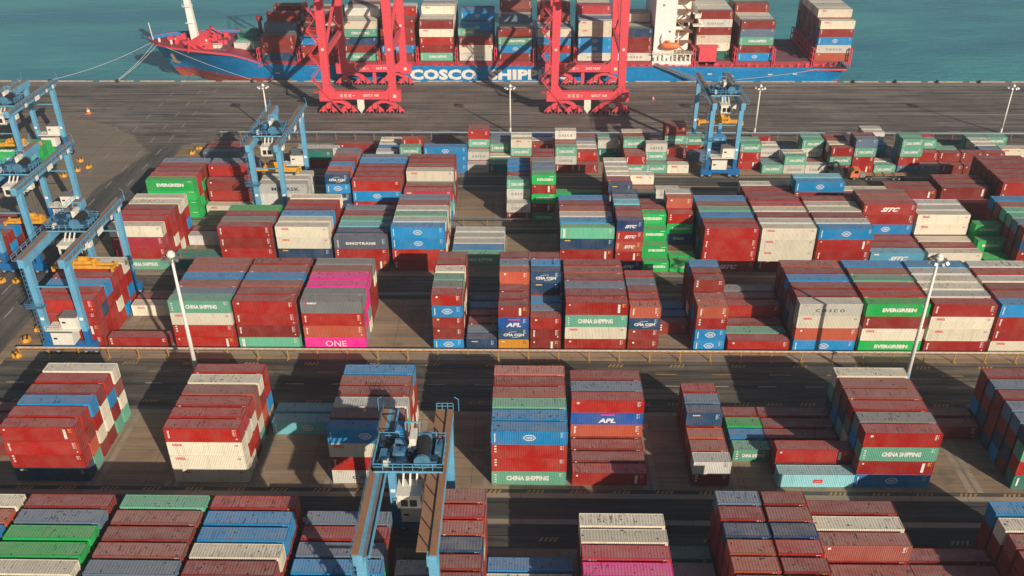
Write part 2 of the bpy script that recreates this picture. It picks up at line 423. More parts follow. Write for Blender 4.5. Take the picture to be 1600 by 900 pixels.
slabs('shaded_aisle', [(-104, 900, 98.2, 111.0)], .004, GM['aisle'])
slabs('cross_road', [(-135, -106, -250, 262)], .008, GM['roadv'])
slabs('dusty_pavement', [(-180, -136, -250, 262)], .006, GM['sand'])
slabs('runway_beam', [(-104, 900, y, y+1.1) for y in (75.3, 103.2, 109.0, 130.2, 149.0, 172.6, 181.0, 205.0, 207.2, 231.0, 238.0, 262.4)], .012, GM['beam'])
pts = [(-157.0,287.5), (-146.5,284.2), (-136.2,278.3), (-124.6,269.9), (-115.6,255.0), (-116.5,244.0), (-119.5,230.0), (-120.0,209.0), (-121.5,190.0), (-125.5,160.0), (-134.0,140.0), (-146.5,140), (-186,262), (-178,284)]
cx0, cy0 = -140.0, 215.0; n = len(pts); vv = []
for f_ in (.90, 1.10): vv += [(cx0+(x-cx0)*f_+(0 if f_ < 1 else random.uniform(-1.5, 1.5)), cy0+(y-cy0)*(f_*.5+.5), .0135) for x, y in pts]
o = MB().add(vv, [tuple(range(n))]+[(i, (i+1) % n, n+(i+1) % n, n+i) for i in range(n)]).build('dusty_patch', GM['sand']); tag(o, kind='structure')
at = o.data.attributes.new('Fade', 'FLOAT', 'POINT'); at.data.foreach_set('value', [1.0]*n+[0.0]*n)
dm = GM['sand'].copy(); dm.name = 'drifted_dust'; o.data.materials[0] = dm; t = dm.node_tree; L = t.links; p = t.nodes['Principled BSDF']
fa = N(t, "ShaderNodeAttribute", attribute_name='Fade').outputs['Fac']; gp = N(t, "ShaderNodeNewGeometry").outputs['Position']
nz = noise(t, L, gp, .16, 5, .65); ma = N(t, "ShaderNodeMath", operation='ADD'); L.new(fa, ma.inputs[0]); L.new(nz, ma.inputs[1])
L.new(ramp(t, L, ma.outputs[0], [(.62, (0, 0, 0)), (1.0, (.85,)*3)]), p.inputs['Alpha'])
# concrete strips under the container ends, running away from the camera
LX = {'D': -71.7, 'C': -57.87, 'B': -70.64, 'A': -30.85, 'E': -45.0, 'F': -17.2}
FY = {'D': 79.2, 'C': 112.0, 'B': 151.0, 'A': 183.5, 'E': 209.3, 'F': 240.9}
rects = []
for b, x in LX.items():
    p = 13.15 if b in 'DC' else 12.62
    for i in range(-4, 16):
        for s in (0, 12.19):
            xx = x+i*p+s-.55*(s > 0)-.25
            if xx > -104: rects.append((xx, xx+1.0, FY[b]-1.0, FY[b]+18.6))
slabs('stack_footing', rects, .018, GM['beam'])
# narrow drains / joints between slabs
b = MB()
for yy in (132.6, 136.9, 141.4, 146.1, 100.6, 107.7, 174.4, 178.9):
    b.add([(-104,yy,.022),(900,yy,.022),(900,yy+.22,.022),(-104,yy+.22,.022)], [(0,1,2,3)])
tag(b.build('drain_joint', M['black']), kind='structure')
# painted lines
b = MB()
def dash(x0, x1, y0, y1): b.add([(x0,y0,.026),(x1,y0,.026),(x1,y1,.026),(x0,y1,.026)], [(0,1,2,3)])
for i in range(60):
    dash(-100+i*9.0, -96.5+i*9.0, 139.2, 139.45)
    dash(-180+i*9.5, -176+i*9.5, 274.5, 274.8)
for yy in (283.0, 303.5, 311.0): dash(-300, 500, yy, yy+.22)
for i in range(34):
    for xx in (-126.5, -117.5, -112.0):
        dash(xx, xx+.28, 20+i*11.5+(xx*3 % 5), 24.5+i*11.5+(xx*3 % 5))
tag(b.build('road_marking', M['line']), kind='structure')
b = MB()
for i in range(60): dash(-96+i*11.0, -91.8+i*11.0, 143.0, 143.25)
tag(b.build('yellow_road_marking', M['yline']), kind='structure')
# slanted wheel-guide marks beside the runways
b = MB()
for yy, st, n, x0 in ((145.4, 12.0, 22, -92), (133.4, 6.1, 40, -96), (109.9, 7.0, 34, -98), (99.6, 12.5, 20, -98)):
    for i in range(n):
        for k in range(4):
            x = x0+i*st+k*.75
            b.add([(x,yy,.03),(x+.38,yy,.03),(x+.9,yy+.9,.03),(x+.52,yy+.9,.03)], [(0,1,2,3)])
tag(b.build('slanted_guide_marks', M['yline']), kind='structure')
# quay edge: bright coping with gaps at the bollards, crane rails
kerb = MB(); rail = MB(); x = -600
while x < 600:
    kerb.box(x+.9, x+13.6, QY-.45, QY+.10, 0, .30); x += 15.2
tag(kerb.build('quay_kerb', M['kerb']), kind='structure')
slabs('quay_edge_strip', [(-900, 900, QY-3.2, QY)], .006, GM['sand'])
for yy in (290.6, 320.8): rail.box(-900, 900, yy-.12, yy+.12, .01, .12)
tag(rail.build('crane_rail', M['steel']), kind='structure')
# sea
mt, t, p, L = nodes('sea_water')
gp = N(t, "ShaderNodeNewGeometry").outputs['Position']
big = noise(t, L, gp, .012, 6, .65, (.6, 1.6, 1), .3)
c = ramp(t, L, big, [(.40, (.044, .215, .285)), (.60, (.075, .325, .355))])
L.new(c, p.inputs['Base Color']); p.inputs['Roughness'].default_value = .22; p.inputs['IOR'].default_value = 1.33
h1 = noise(t, L, gp, .42, 4, .6, (.28, 1.0, 1), .12); h2 = noise(t, L, gp, 1.5, 3, .6, (.45, 1, 1), -.1)
ad = N(t, "ShaderNodeMath", operation='MULTIPLY_ADD'); L.new(h2, ad.inputs[0]); ad.inputs[1].default_value = .35; L.new(h1, ad.inputs[2])
bp = N(t, "ShaderNodeBump"); bp.inputs['Strength'].default_value = .9; bp.inputs['Distance'].default_value = .9
L.new(ad.outputs[0], bp.inputs['Height']); L.new(bp.outputs[0], p.inputs['Normal'])
w = MB().add([(-5000,QY-2,-3.5),(5000,QY-2,-3.5),(5000,7000,-3.5),(-5000,7000,-3.5)], [(0,1,2,3)]).build('sea', mt); tag(w, kind='structure')

# ------------------------------------------------------------------ containers
COLS = {'r': (.245, .015, .009), 'R': (.36, .008, .002), 'o': (.46, .085, .040), 'p': (.30, .075, .055), 'q': (.42, .025, .045),
 'm': (.78, .010, .27), 'b': (.002, .245, .56), 'n': (.014, .055, .135), 'N': (.012, .060, .150), 'A': (.006, .085, .36), 'B': (.008, .040, .155),
 'D': (.48, .075, .035), 'E': (.38, .022, .016), 'F': (.10, .40, .58), 'I': (.004, .055, .18), 'g': (.002, .42, .08), 't': (.13, .40, .28),
 'T': (.12, .46, .29), 'G': (.012, .165, .125), 'w': (.72, .665, .53), 'W': (.62, .60, .53), 'V': (.58, .575, .53), 's': (.12, .19, .28),
 'S': (.09, .115, .16), 'k': (.20, .205, .20), 'K': (.20, .21, .215), 'c': (.16, .52, .60), 'C': (.27, .60, .66), 'y': (.72, .30, .015),
 'M': (.50, .50, .47), 'P': (.50, .15, .12)}
CNAME = {'r': 'maroon', 'R': 'red', 'o': 'orange red', 'p': 'rust red', 'q': 'crimson', 'm': 'magenta', 'b': 'bright blue', 'n': 'navy',
 'N': 'navy lettered', 'A': 'blue lettered', 'B': 'dark blue', 'D': 'orange lettered', 'E': 'red lettered', 'F': 'sky blue', 'I': 'blue green', 'g': 'green',
 't': 'pale teal', 'T': 'bright teal', 'G': 'dark teal', 'w': 'cream', 'W': 'off white', 'V': 'grey white', 's': 'slate blue', 'S': 'slate lettered',
 'k': 'grey', 'K': 'grey lettered', 'c': 'pale cyan', 'C': 'cyan', 'y': 'yellow', 'M': 'pale grey', 'P': 'salmon'}
WID = 2.438; LEN = {40: 12.192, 20: 6.058}
def corr_strip(b, x0, x1, z0, z1, y, depth, period, out):     # corrugated wall in the XZ plane
    n = max(2, int(round((x1-x0)/period))); p = (x1-x0)/n; pts = []
    for i in range(n):
        a = x0+i*p; pts += [(a, y), (a+p*.28, y), (a+p*.5, y-out*depth), (a+p*.78, y-out*depth)]
    pts.append((x1, y)); k = len(pts)
    v = [(x, yy, z0) for x, yy in pts]+[(x, yy, z1) for x, yy in pts]
    f = [(i, i+1, k+i+1, k+i) if out < 0 else (i+1, i, k+i, k+i+1) for i in range(k-1)]
    b.add(v, f)
def body_mb(size, h, fine=True):
    b = MB(); Lx = LEN[size]/2; W = WID/2
    if not fine:
        b.box(-Lx, Lx, -W, W, 0, h-.03); return b
    for s in (-1, 1):
        corr_strip(b, -Lx+.15, Lx-.15, .16, h-.10, s*(W-.01), .045, .28, s)
        b.box(-Lx, Lx, s*W-(.07 if s > 0 else 0), s*W+(.07 if s < 0 else 0), 0.02, .16)
        b.box(-Lx, Lx, s*W-(.07 if s > 0 else 0), s*W+(.07 if s < 0 else 0), h-.10, h-.005)
        for e in (-1, 1):
            x0, x1 = sorted((e*Lx, e*(Lx-.15))); y0, y1 = sorted((s*W, s*(W-.16)))
            b.box(x0, x1, y0, y1, 0.0, h)
    # closed end (-X)
    n = 9; p = (WID-.3)/n; pts = []
    for i in range(n):
        a = -W+.15+i*p; pts += [(-Lx+.02, a), (-Lx+.02, a+p*.28), (-Lx+.065, a+p*.5), (-Lx+.065, a+p*.78)]
    pts.append((-Lx+.02, W-.15)); k = len(pts)
    b.add([(x, y, .14) for x, y in pts]+[(x, y, h-.08) for x, y in pts], [(i+1, i, k+i, k+i+1) for i in range(k-1)])
    for e in (-1, 1):
        x0, x1 = sorted((e*Lx, e*(Lx-.09)))
        b.box(x0, x1, -W+.16, W-.16, 0.02, .15); b.box(x0, x1, -W+.16, W-.16, h-.10, h-.005)
    b.box(-Lx+.1, Lx-.1, -W+.1, W-.1, .12, .15)
    return b
def roof_mb(size, h, fine=True):
    b = MB(); Lx = LEN[size]/2-.08; W = WID/2-.06
    n = int(2*Lx/(.42)) if fine else 1; p = 2*Lx/n; z = h-.035; pts = []
    for i in range(n):
        a = -Lx+i*p; pts += [(a, z), (a+p*.3, z), (a+p*.5, z-(.022 if fine else 0)), (a+p*.8, z-(.022 if fine else 0))]
    pts.append((Lx, z)); k = len(pts)
    b.add([(x, -W, zz) for x, zz in pts]+[(x, W, zz) for x, zz in pts], [(i, i+1, k+i+1, k+i) for i in range(k-1)])
    return b
def door_mb(size, h, s):
    b = MB(); Lx = LEN[size]/2; y0, y1 = (-1.06, -.012) if s < 0 else (.012, 1.06)
    b.box(Lx-.07, Lx-.03, y0, y1, .16, h-.12)
    for i in range(4):
        z = .3+i*(h-.5)/4; b.box(Lx-.03, Lx-.015, y0+.08, y1-.08, z, z+(h-.5)/4*.55)
    return b
def rod_mb(size, h, s):
    b = MB(); Lx = LEN[size]/2
    for y in (.28, .78): b.cyl((Lx+.005, s*y, .10), (Lx+.005, s*y, h-.06), .022, 5)
    for y in (.28, .78): b.box(Lx-.01, Lx+.03, s*y-.12, s*y+.12, 1.0, 1.07)
    return b
# lettering (flat paint marks, standing a few millimetres proud of the ribs)
_tx = {}
def text_mesh(word, width, height, bold=0.0, shear=0.0, space=1.0):
    key = (word, width, height, bold, shear, space)
    if key in _tx: return _tx[key]
    cu = bpy.data.curves.new('word', 'FONT'); cu.body = word; cu.offset = bold; cu.shear = shear; cu.space_character = space
    cu.resolution_u = 2; cu.fill_mode = 'FRONT'
    ob = bpy.data.objects.new('word', cu); COL.objects.link(ob)
    dg = bpy.context.evaluated_depsgraph_get(); me = bpy.data.meshes.new_from_object(ob.evaluated_get(dg))
    vs_ = [v.co.copy() for v in me.vertices]; fs = [tuple(p.vertices) for p in me.polygons]
    bpy.data.objects.remove(ob); bpy.data.meshes.remove(me); bpy.data.curves.remove(cu)
    x0, x1 = min(v.x for v in vs_), max(v.x for v in vs_); y0, y1 = min(v.y for v in vs_), max(v.y for v in vs_)
    pts = [((v.x-x0)/(x1-x0)*width-width/2, (v.y-y0)/(y1-y0)*height-height/2) for v in vs_]
    _tx[key] = (pts, fs); return _tx[key]
def put_text(b, word, cx, cz, width, height, y, mi=0, bold=.01, shear=0, space=1.0, vertical=False, ry=None):
    pts, fs = text_mesh(word, width, height, bold, shear, space)
    if vertical: v = [(cx+q, y, cz-p) for p, q in pts]
    else: v = [(cx+p, y, cz+q) for p, q in pts]
    b.add(v, fs, mi)
LM = [M['lwhite'], M['lred'], M['ldark'], M['lblue'], M['lyellow'], M['lpink']]
YF = -WID/2-.008
def marks_mb(c, size, h, var=0):
    b = MB(); k = LEN[size]/12.192; H = h; e = LEN[size]/2; vs = (1, .93, 1.04, .97)[var]; vd = (0, .28, -.3, .12)[var]
    q = lambda x0, x1, z0, z1, mi=0: b.add([(x0,YF,z0),(x1,YF,z0),(x1,YF,z1),(x0,YF,z1)], [(0,1,2,3)], mi)
    def data(mi=0, n=5):
        for i in range(n):
            z = H-.35-i*.27; q(e-1.15, e-.82, z-.07, z+.05, mi)
            q(e-.70, e-.55-.1*(i % 2), z-.07, z+.05, mi)
    if c in 'rRpoP':
        if var == 0: put_text(b, 'florens', -e+.75, H*.56, 1.5, .42, YF, 0, .05, vertical=True); data(0, 5); q(e-.75, e-.5, .55, .8)
        elif var == 1: q(-e+.9, -e+1.3, H-.75, H-.38); data(0, 4)
        elif var == 2: q(-e+.6, -e+.9, H-.7, H-.4); q(e-2.0, e-1.55, .5, H-.4); data(4, 3)
        else:
            for i in range(3): q(-e+.5, -e+.85, H-.5-i*.55, H-.2-i*.55)
            data(0, 3)
    elif c == 't':
        put_text(b, 'CHINA SHIPPING', .1*k+vd, H*.50, vs*(6.7 if size == 40 else 4.1), vs*(1.0 if size == 40 else .85), YF, 0, .05)
        for i in range(4): q(-e+.45, -e+.8, .5+i*.5, .72+i*.5)
        data(0, 3)
    elif c == 'T': q(-e+.55, -e+1.1, .3, H-.35); data(0, 4)
    elif c == 'g': put_text(b, 'EVERGREEN', .3*k+vd, H*.52, vs*(6.6 if size == 40 else 4.1), vs*(.88 if size == 40 else .68), YF, 0, .06); q(e-1.6, e-.5, H-.5, H-.38)
    elif c == 'W': put_text(b, 'COSCO', 0, H*.45, 5.6 if size == 40 else 3.7, .68, YF, 2, .02, space=1.7); q(-e+1.0, -e+1.8, H-.4, H-.3, 1)
    elif c == 'w': put_text(b, 'OOCL', -e+2.0+vd, H-.60, 1.7, .5, YF, 1, .06); q(e-1.2, e-.6, H-.6, H-.52, 2); q(e-1.2, e-.6, H-.8, H-.72, 2)
    elif c in 'bc':
        n = 20; rr = [((1.0+.12*math.cos(6*t))*.98*math.cos(t), .62*math.sin(t)) for t in [2*math.pi*i/n for i in range(n)]]
        cz = H*.52
        v = [(x, YF, cz+z) for x, z in rr]+[(x*.82, YF, cz+z*.76) for x, z in rr]
        b.add(v, [(i, (i+1) % n, n+(i+1) % n, n+i) for i in range(n)])
        for i in range(3): q(-.55+.1*abs(i-1), .55-.1*abs(i-1), cz-.26+i*.19, cz-.15+i*.19, 3 if i != 1 else 0)
        q(-e+.5, -e+.68, .5, H-.5); data(3, 4)
    elif c == 'N':
        put_text(b, 'CMA CGM', 0, H*.42, 4.1 if size == 20 else 6.0, .66, YF, 0, .05)
        for a in range(7):
            t0, t1 = R(70+a*12), R(70+(a+1)*12)
            for s in (1, -1):
                b.add([(s*1.5*math.cos(t0)+.1, YF, H*.45+s*.72*math.sin(t0)), (s*1.5*math.cos(t1)+.1, YF, H*.45+s*.72*math.sin(t1)),
                       (s*1.4*math.cos(t1)+.1, YF, H*.45+s*.64*math.sin(t1)), (s*1.4*math.cos(t0)+.1, YF, H*.45+s*.64*math.sin(t0))], [(0,1,2,3)])
        data(3, 4)
    elif c == 'A':
        put_text(b, 'APL', 0, H*.34, 3.0, .95, YF, 0, .05, .2); q(-1.1, 1.3, H-.62, H-.36, 5); data(3, 4)
    elif c in 'BDE':
        put_text(b, 'SITC', .1, H*.48, 2.7 if size == 20 else 4.4, .82 if size == 20 else 1.15, YF, 0, .06, .45)
        if c != 'B': put_text(b, 'florens', -e+.55, H*.56, 1.4, .36, YF, 0, .03, vertical=True)
        data(4 if c == 'D' else 3, 4)
    elif c == 'F': put_text(b, 'SITC', .4, H*.42, 4.4, 1.15, YF, 0, .06, .45); q(-e+.7, -e+1.9, H-.6, H-.3)
    elif c == 'S': put_text(b, 'SINOTRANS', 0, H*.5, 6.9, .66, YF, 0, .05, space=1.15); [q(-e+.7, -e+1.05, .4+i*.5, .65+i*.5) for i in range(4)]; data(3)
    elif c == 'K': put_text(b, 'seaco', -e+2.3, H-.45, 1.9, .42, YF, 0, .04); q(-e+.7, -e+1.15, H-.7, H-.25, 5)
    elif c == 'm': put_text(b, 'ONE', .1, H*.5, 4.2, 1.35, YF, 0, .0)
    elif c == 'M': put_text(b, 'MAERSK', .6, H*.45, 7.0, .95, YF, 2, .02, space=1.1); q(e-1.2, e-.6, H-.6, H-.5, 2)
    elif c == 'I': put_text(b, 'ITALIA', 0, H*.5, 2.6, .6, YF, 0, .03)
    elif c == 'C': q(-.4, 1.1, H*.35, H*.62, 1); q(-.2, .9, H*.44, H*.50)
    elif c == 'q': put_text(b, 'CAI', -e+1.3, H-.5, 1.2, .4, YF, 0, .05); data(0)
    elif c == 'n': q(-e+1.0, -e+2.3, H-.6, H-.38, 4); data(3, 4)
    elif c in 'sky': q(-e+.6, -e+1.2, H-.6, H-.4); data(3 if c != 'y' else 2, 3)
    elif c in 'GV': q(-e+.6, -e+.9, .6, H-.5); data(0 if c == 'G' else 2, 3)
    return b

# ------------------------------------------------------------------ haze over the harbour
hz = MB().box(-5300, 5300, -350, 7300, -10.5, 118).build('haze', [])
hm = bpy.data.materials.new('harbour_haze'); hm.use_nodes = True; hn = hm.node_tree; hn.nodes.remove(hn.nodes["Principled BSDF"])
pv = hn.nodes.new("ShaderNodeVolumePrincipled"); pv.inputs['Color'].default_value = (.66, .84, 1.0, 1)
pv.inputs['Density'].default_value = .00018; pv.inputs['Anisotropy'].default_value = 0.0
hn.links.new(pv.outputs[0], hn.nodes['Material Output'].inputs['Volume'])
hz.data.materials.append(hm); tag(hz, 'thin pale haze lying over the harbour', 'haze', kind='stuff')
# ---- where every container stands:  block, left end x, size, tier height, six lanes front to back (bottom tier first)
FRONT = FY; LANE = 3.072
BOXES = []                                          # dicts: x (centre), y (centre), z, size, h, c, block, stack, lane, tier, top
stack_no = {}
for ln in LAYOUT.strip().splitlines():
    bl, x, size, th, lanes = ln.split(); x = float(x); size = int(size); th = float(th)
    stack_no[bl] = stack_no.get(bl, 0)+1
    for k, s in enumerate(lanes.split(',')):
        if s == '-': continue
        jx = random.uniform(-.05, .05)
        for i, c in enumerate(s):
            BOXES.append(dict(x=x+LEN[size]/2+jx+random.uniform(-.03, .03), y=FRONT[bl]+k*LANE+WID/2, z=.05+i*th, size=size,
                              h=th-.012, c=c, rz=random.uniform(-.003, .003), jy=random.uniform(-.05, .05), var=random.choice((0, 0, 1, 2, 3)), bl=bl, st=stack_no[bl], k=k, i=i, n=len(s)))
# containers on the ship: bay x, then for rows from the near side: strings
SHIP_Y = 328.7; SZ = 6.75; ST = 2.88
SHIP = [
 (-97.5, ['nrr', 'nro', 'rwG', 'rrVs', 'rrrr', 'rrrrr', '', '', '', 'rrrVr', 'rrrrr', '']),
 (-82.8, ['Rrb', 'rrrr', 'rrw', 'rrww', 'rrrrr', 'rrrrs', 'rrrrV', '', 'rrrrr', 'rrrrV', '', '']),
 (-67.0, ['trntw', 'rrrtw', 'rrrrw', 'rrrrwV', 'rrrrwV', 'rrrrnr', 'rrrrrr', 'rrrrrV', 'rrrrrs', 'rrrrrV', 'rrrrr', '']),
 (-53.3, ['rbrr', 'rrrrr', 'rrrrr', 'rrrrrR', 'rrrrrV', 'rrrrrw', 'rrrrr', 'rrrr', 'rrr', 'rr', '', '']),
 (-39.2, ['trRwr', 'rrrww', 'rwrrV', 'rrwwV', 'rrrrVw', 'rrrrVV', 'rrrrks', 'rrrrkV', 'rrrrkk', 'rrrrrsb', 'rrrrrVV', '']),
 (-24.9, ['Wwr', 'rrs', 'rrs', 'rrsb', 'rrsn', 'rrrnb', 'rrrnb', 'rrrnb', 'rrrbn', '', '', '']),
 (-10.6, ['rbtr', 'rrrw', 'rrrw', 'rrrrs', 'rrrrw', 'rrrrr', 'rrrrr', 'rrrrrp', 'rrrrp', '', '', '']),
 (3.5, ['bRbw', 'rrrs', 'rrrs', 'rrrV', 'rrrrr', 'rrrrr', 'rrrrrr', 'rrrrrw', 'rrrrV', '', '', '']),
 (18.3, ['Wbbww', 'rrrrb', 'rrrrs', 'rrrrV', 'rrrrrq', 'rrrrrr', 'rrrrrw', 'rrrrrw', 'rrrrrV', 'rrrrrw', '', '']),
 (32.9, ['Wrrn', 'rrrt', 'rrrV', 'rrrr', 'rrrww', 'rrrww', 'rrrrV', '', '', '', '', '']),
 (61.6, ['', 'GwwrWr', 'rrrrrV', 'rrrrrV', 'rrrrrw', 'rrrrrw', 'rrrrrV', 'rrrrrV', 'rrrrrr', 'rrrrrr', '', '']),
 (76.6, ['brtsr', 'rrrrV', 'rrrrV', 'rrrrw', 'rrrrw', 'rrrrrr', 'rrrrrr', 'rrrrrt', 'rrrrrV', 'rrrrrw', 'rrrrr', '']),
 (104.8, ['oWbrw', 'rnrbp', 'rsrnrw', 'nrsrrw', 'rknrsV', 'rsrnrV', 'nrrksw', 'rnkrrw', 'rsrnrV', 'rnrsrw', 'rrnrsV', 'rnsrkV']),
]
for sb, (x, rows) in enumerate(SHIP):
    for k, s in enumerate(rows):
        for i, c in enumerate(s):
            BOXES.append(dict(x=x+LEN[40]/2, y=SHIP_Y+k*2.56+WID/2, z=SZ+i*ST, size=40, h=ST-.012, c=c, rz=0, jy=0, var=random.choice((0, 1, 3)), bl='S', st=sb+1, k=k, i=i, n=len(s)))
for x, y, z, c in ((-22.3, SHIP_Y+1.6, SZ+3*ST, 't'), (-117.5, 334.5, 8.3, 'w'), (-107.2, 337.5, 8.3, 'V'), (-107.2, 341, 8.3, 'T'), (-107.2, 344.5, 8.3, 'G'), (-100.8, 337.5, 8.3, 'T'), (-100.8, 341.2, 8.3, 'r'), (-100.8, 345, 8.3, 'T')):
    BOXES.append(dict(x=x, y=y+WID/2, z=z, size=20, h=2.58, c=c, rz=0, jy=0, var=1, bl='S', st=20+int(x) % 7, k=0, i=0, n=1))

# ---- how many pixels of each box the camera sees (coarse depth buffer), to choose which are built singly
PW, PH = 640, 360; FPX = 1415.49*PW/1600
cw = np.array([list(r2), list(u2), list(fw)])
def project(P):
    d = (np.asarray(P, float)-np.array([0, 0, CAM_H]))@cw.T
    return PW/2+FPX*d[:, 0]/d[:, 2], PH/2-FPX*d[:, 1]/d[:, 2], d[:, 2]
zb = np.full((PH, PW), 1e9); ib = np.full((PH, PW), -1, int)
def raster(P, idx):
    u, v, z = project(P)
    x0, x1 = int(max(0, math.floor(u.min()))), int(min(PW-1, math.ceil(u.max())))
    y0, y1 = int(max(0, math.floor(v.min()))), int(min(PH-1, math.ceil(v.max())))
    if x1 < x0 or y1 < y0: return
    X, Y = np.meshgrid(np.arange(x0, x1+1)+.5, np.arange(y0, y1+1)+.5)
    ins = np.ones_like(X, bool); s = 0; n = len(u)
    area = sum(u[i]*v[(i+1) % n]-u[(i+1) % n]*v[i] for i in range(n))
    for i in range(n):
        j = (i+1) % n; e = (u[j]-u[i])*(Y-v[i])-(v[j]-v[i])*(X-u[i]); ins &= (e*area >= 0)
    if not ins.any(): return
    A = np.c_[u[:3], v[:3], np.ones(3)]
    try: co = np.linalg.solve(A, 1/z[:3])
    except Exception: return
    iz = co[0]*X+co[1]*Y+co[2]; zz = 1/np.where(iz > 1e-9, iz, 1e-9)
    sub = zb[y0:y1+1, x0:x1+1]; m_ = ins & (zz < sub-1e-6); sub[m_] = zz[m_]; ib[y0:y1+1, x0:x1+1][m_] = idx
for i, d in enumerate(BOXES):
    a, w_ = LEN[d['size']]/2, WID/2; x, y, z, h = d['x'], d['y'], d['z'], d['h']
    raster([(x-a,y-w_,z),(x+a,y-w_,z),(x+a,y-w_,z+h),(x-a,y-w_,z+h)], i)
    raster([(x-a,y-w_,z+h),(x+a,y-w_,z+h),(x+a,y+w_,z+h),(x-a,y+w_,z+h)], i)
    e = x+a if x+a < 0 else (x-a if x-a > 0 else None)
    if e is not None: raster([(e,y-w_,z),(e,y+w_,z),(e,y+w_,z+h),(e,y-w_,z+h)], i)
cnt = np.bincount(ib[ib >= 0].ravel(), minlength=len(BOXES))
for i, d in enumerate(BOXES): d['px'] = int(cnt[i])
order = sorted(range(len(BOXES)), key=lambda i: -cnt[i])
single = set(order[:300])
print('boxes', len(BOXES), 'seen', int((cnt > 0).sum()), 'smallest single px', cnt[order[299]])

# ---- shared meshes
_mesh = {}
def cm(kind, c, size, h, var=0):
    key = (kind, c if kind == 'marks' else '', size, round(h, 3), var)
    if key not in _mesh:
        if kind == 'body': me = body_mb(size, h).mesh('container_body', M['box'])
        elif kind == 'roof': me = roof_mb(size, h).mesh('container_roof', M['boxroof'])
        elif kind in ('doorL', 'doorR'): me = door_mb(size, h, -1 if kind[-1] == 'L' else 1).mesh('container_door', M['box'])
        elif kind in ('rodL', 'rodR'): me = rod_mb(size, h, -1 if kind[-1] == 'L' else 1).mesh('container_lock_rods', M['steel'])
        elif kind == 'marks':
            b = marks_mb(c, size, h, var); me = b.mesh('container_marks', LM) if b.v else None
        _mesh[key] = me
    return _mesh[key]
ORD = ['', 'first', 'second', 'third', 'fourth', 'fifth', 'sixth', 'seventh', 'eighth', 'ninth', 'tenth', 'eleventh', 'twelfth', 'thirteenth',
       'fourteenth', 'fifteenth', 'sixteenth', 'seventeenth', 'eighteenth', 'nineteenth', 'twentieth'] + ['twenty-'+a for a in
       ('first', 'second', 'third', 'fourth', 'fifth', 'sixth', 'seventh', 'eighth', 'ninth')] + ['thirtieth', 'thirty-first', 'thirty-second', 'thirty-third', 'thirty-fourth', 'thirty-fifth']
BN = {'D': 'nearest block', 'C': 'block before yellow rail', 'B': 'block behind yellow rail', 'A': 'fourth block back', 'E': 'fifth block back',
      'F': 'farthest yard block', 'S': 'ship deck'}
GN = {'D': 'containers in the nearest yard block', 'C': 'containers in the block before the yellow rail', 'B': 'containers in the block behind the yellow rail',
      'A': 'containers in the fourth yard block', 'E': 'containers in the fifth yard block', 'F': 'containers in the farthest yard block', 'S': 'containers on the ship deck'}
LN = ['front', 'second', 'third', 'fourth', 'fifth', 'rear', 'seventh', 'eighth', 'ninth', 'tenth', 'eleventh', 'twelfth']
used_labels = set()
def box_label(d):
    tier = 'top' if d['i'] == d['n']-1 and d['n'] > 1 else ('bottom' if d['i'] == 0 else ORD[d['i']+1])
    if d['n'] == 1: tier = 'only'
    if tier == 'only': t = 'lying lowest,'
    s = f"{CNAME[d['c']]} container, {tier} tier, {LN[d['k']]} lane, {ORD[d['st']]} stack from left, {BN[d['bl']]}"
    s = s.replace('only tier', 'unstacked')
    while s in used_labels: s = s.replace(' container', ' short container', 1)
    used_labels.add(s); return s
acc = {'v': [], 'f': [], 'm': [], 'c': [], 'r': []}
nv = 0
def acc_add(b, off, mi, col, rv):
    global nv
    acc['v'] += [(x+off[0], y+off[1], z+off[2]) for x, y, z in b.v]
    acc['f'] += [tuple(i+nv for i in f) for f in b.f]
    acc['m'] += ([mi]*len(b.f) if mi is not None else [m_+2 for m_ in b.m])
    acc['c'] += [col]*len(b.f); acc['r'] += [rv]*len(b.f); nv += len(b.v)
_cache = {}
def cached(key, fn):
    if key not in _cache: _cache[key] = fn()
    return _cache[key]
for i, d in enumerate(BOXES):
    col = COLS[d['c']]; off = (d['x'], d['y']+d['jy'], d['z']); c, size, h = d['c'], d['size'], d['h']
    if i in single:
        t_ = thing('shipping_container', box_label(d), 'shipping container', off, GN[d['bl']], d['rz'])
        for nm, kind in (('body', 'body'), ('roof', 'roof'), ('door', 'doorL'), ('door', 'doorR')):
            o = link(nm, cm(kind, c, size, h), t_); o.color = (*col, 1)
            if nm == 'door' and d['x'] < 0: link('lock_rods', cm('rodL' if kind == 'doorL' else 'rodR', c, size, h), o)
        me = cm('marks', c, size, h, d['var'])
        if me: link('lettering', me, t_)
    else:
        fine = d['px'] > 0; rv = random.random(); bk = (size, round(h, 3), fine)
        acc_add(cached(('b',)+bk, lambda: body_mb(size, h, fine)), off, 0, col, rv)
        acc_add(cached(('r',)+bk, lambda: roof_mb(size, h, fine)), off, 1, col, rv)
        if fine:
            acc_add(cached(('d',)+bk, lambda: door_mb(size, h, -1)), off, 0, col, rv); acc_add(cached(('e',)+bk, lambda: door_mb(size, h, 1)), off, 0, col, rv)
            mb_ = cached(('m', c, d['var'])+bk, lambda: marks_mb(c, size, h, d['var']))
            if mb_.v: acc_add(mb_, off, None, col, rv)
me = bpy.data.meshes.new('other_containers'); me.from_pydata(acc['v'], [], acc['f'])
for x in [M['boxA'], M['boxroofA']]+LM: me.materials.append(x)
me.polygons.foreach_set('material_index', acc['m'])
at = me.attributes.new('Paint', 'FLOAT_COLOR', 'FACE'); at.data.foreach_set('color', np.array([(*c, 1) for c in acc['c']], np.float32).ravel())
at = me.attributes.new('Rand', 'FLOAT', 'FACE'); at.data.foreach_set('value', np.array(acc['r'], np.float32))
me.update(); o = link('stacked_containers', me)
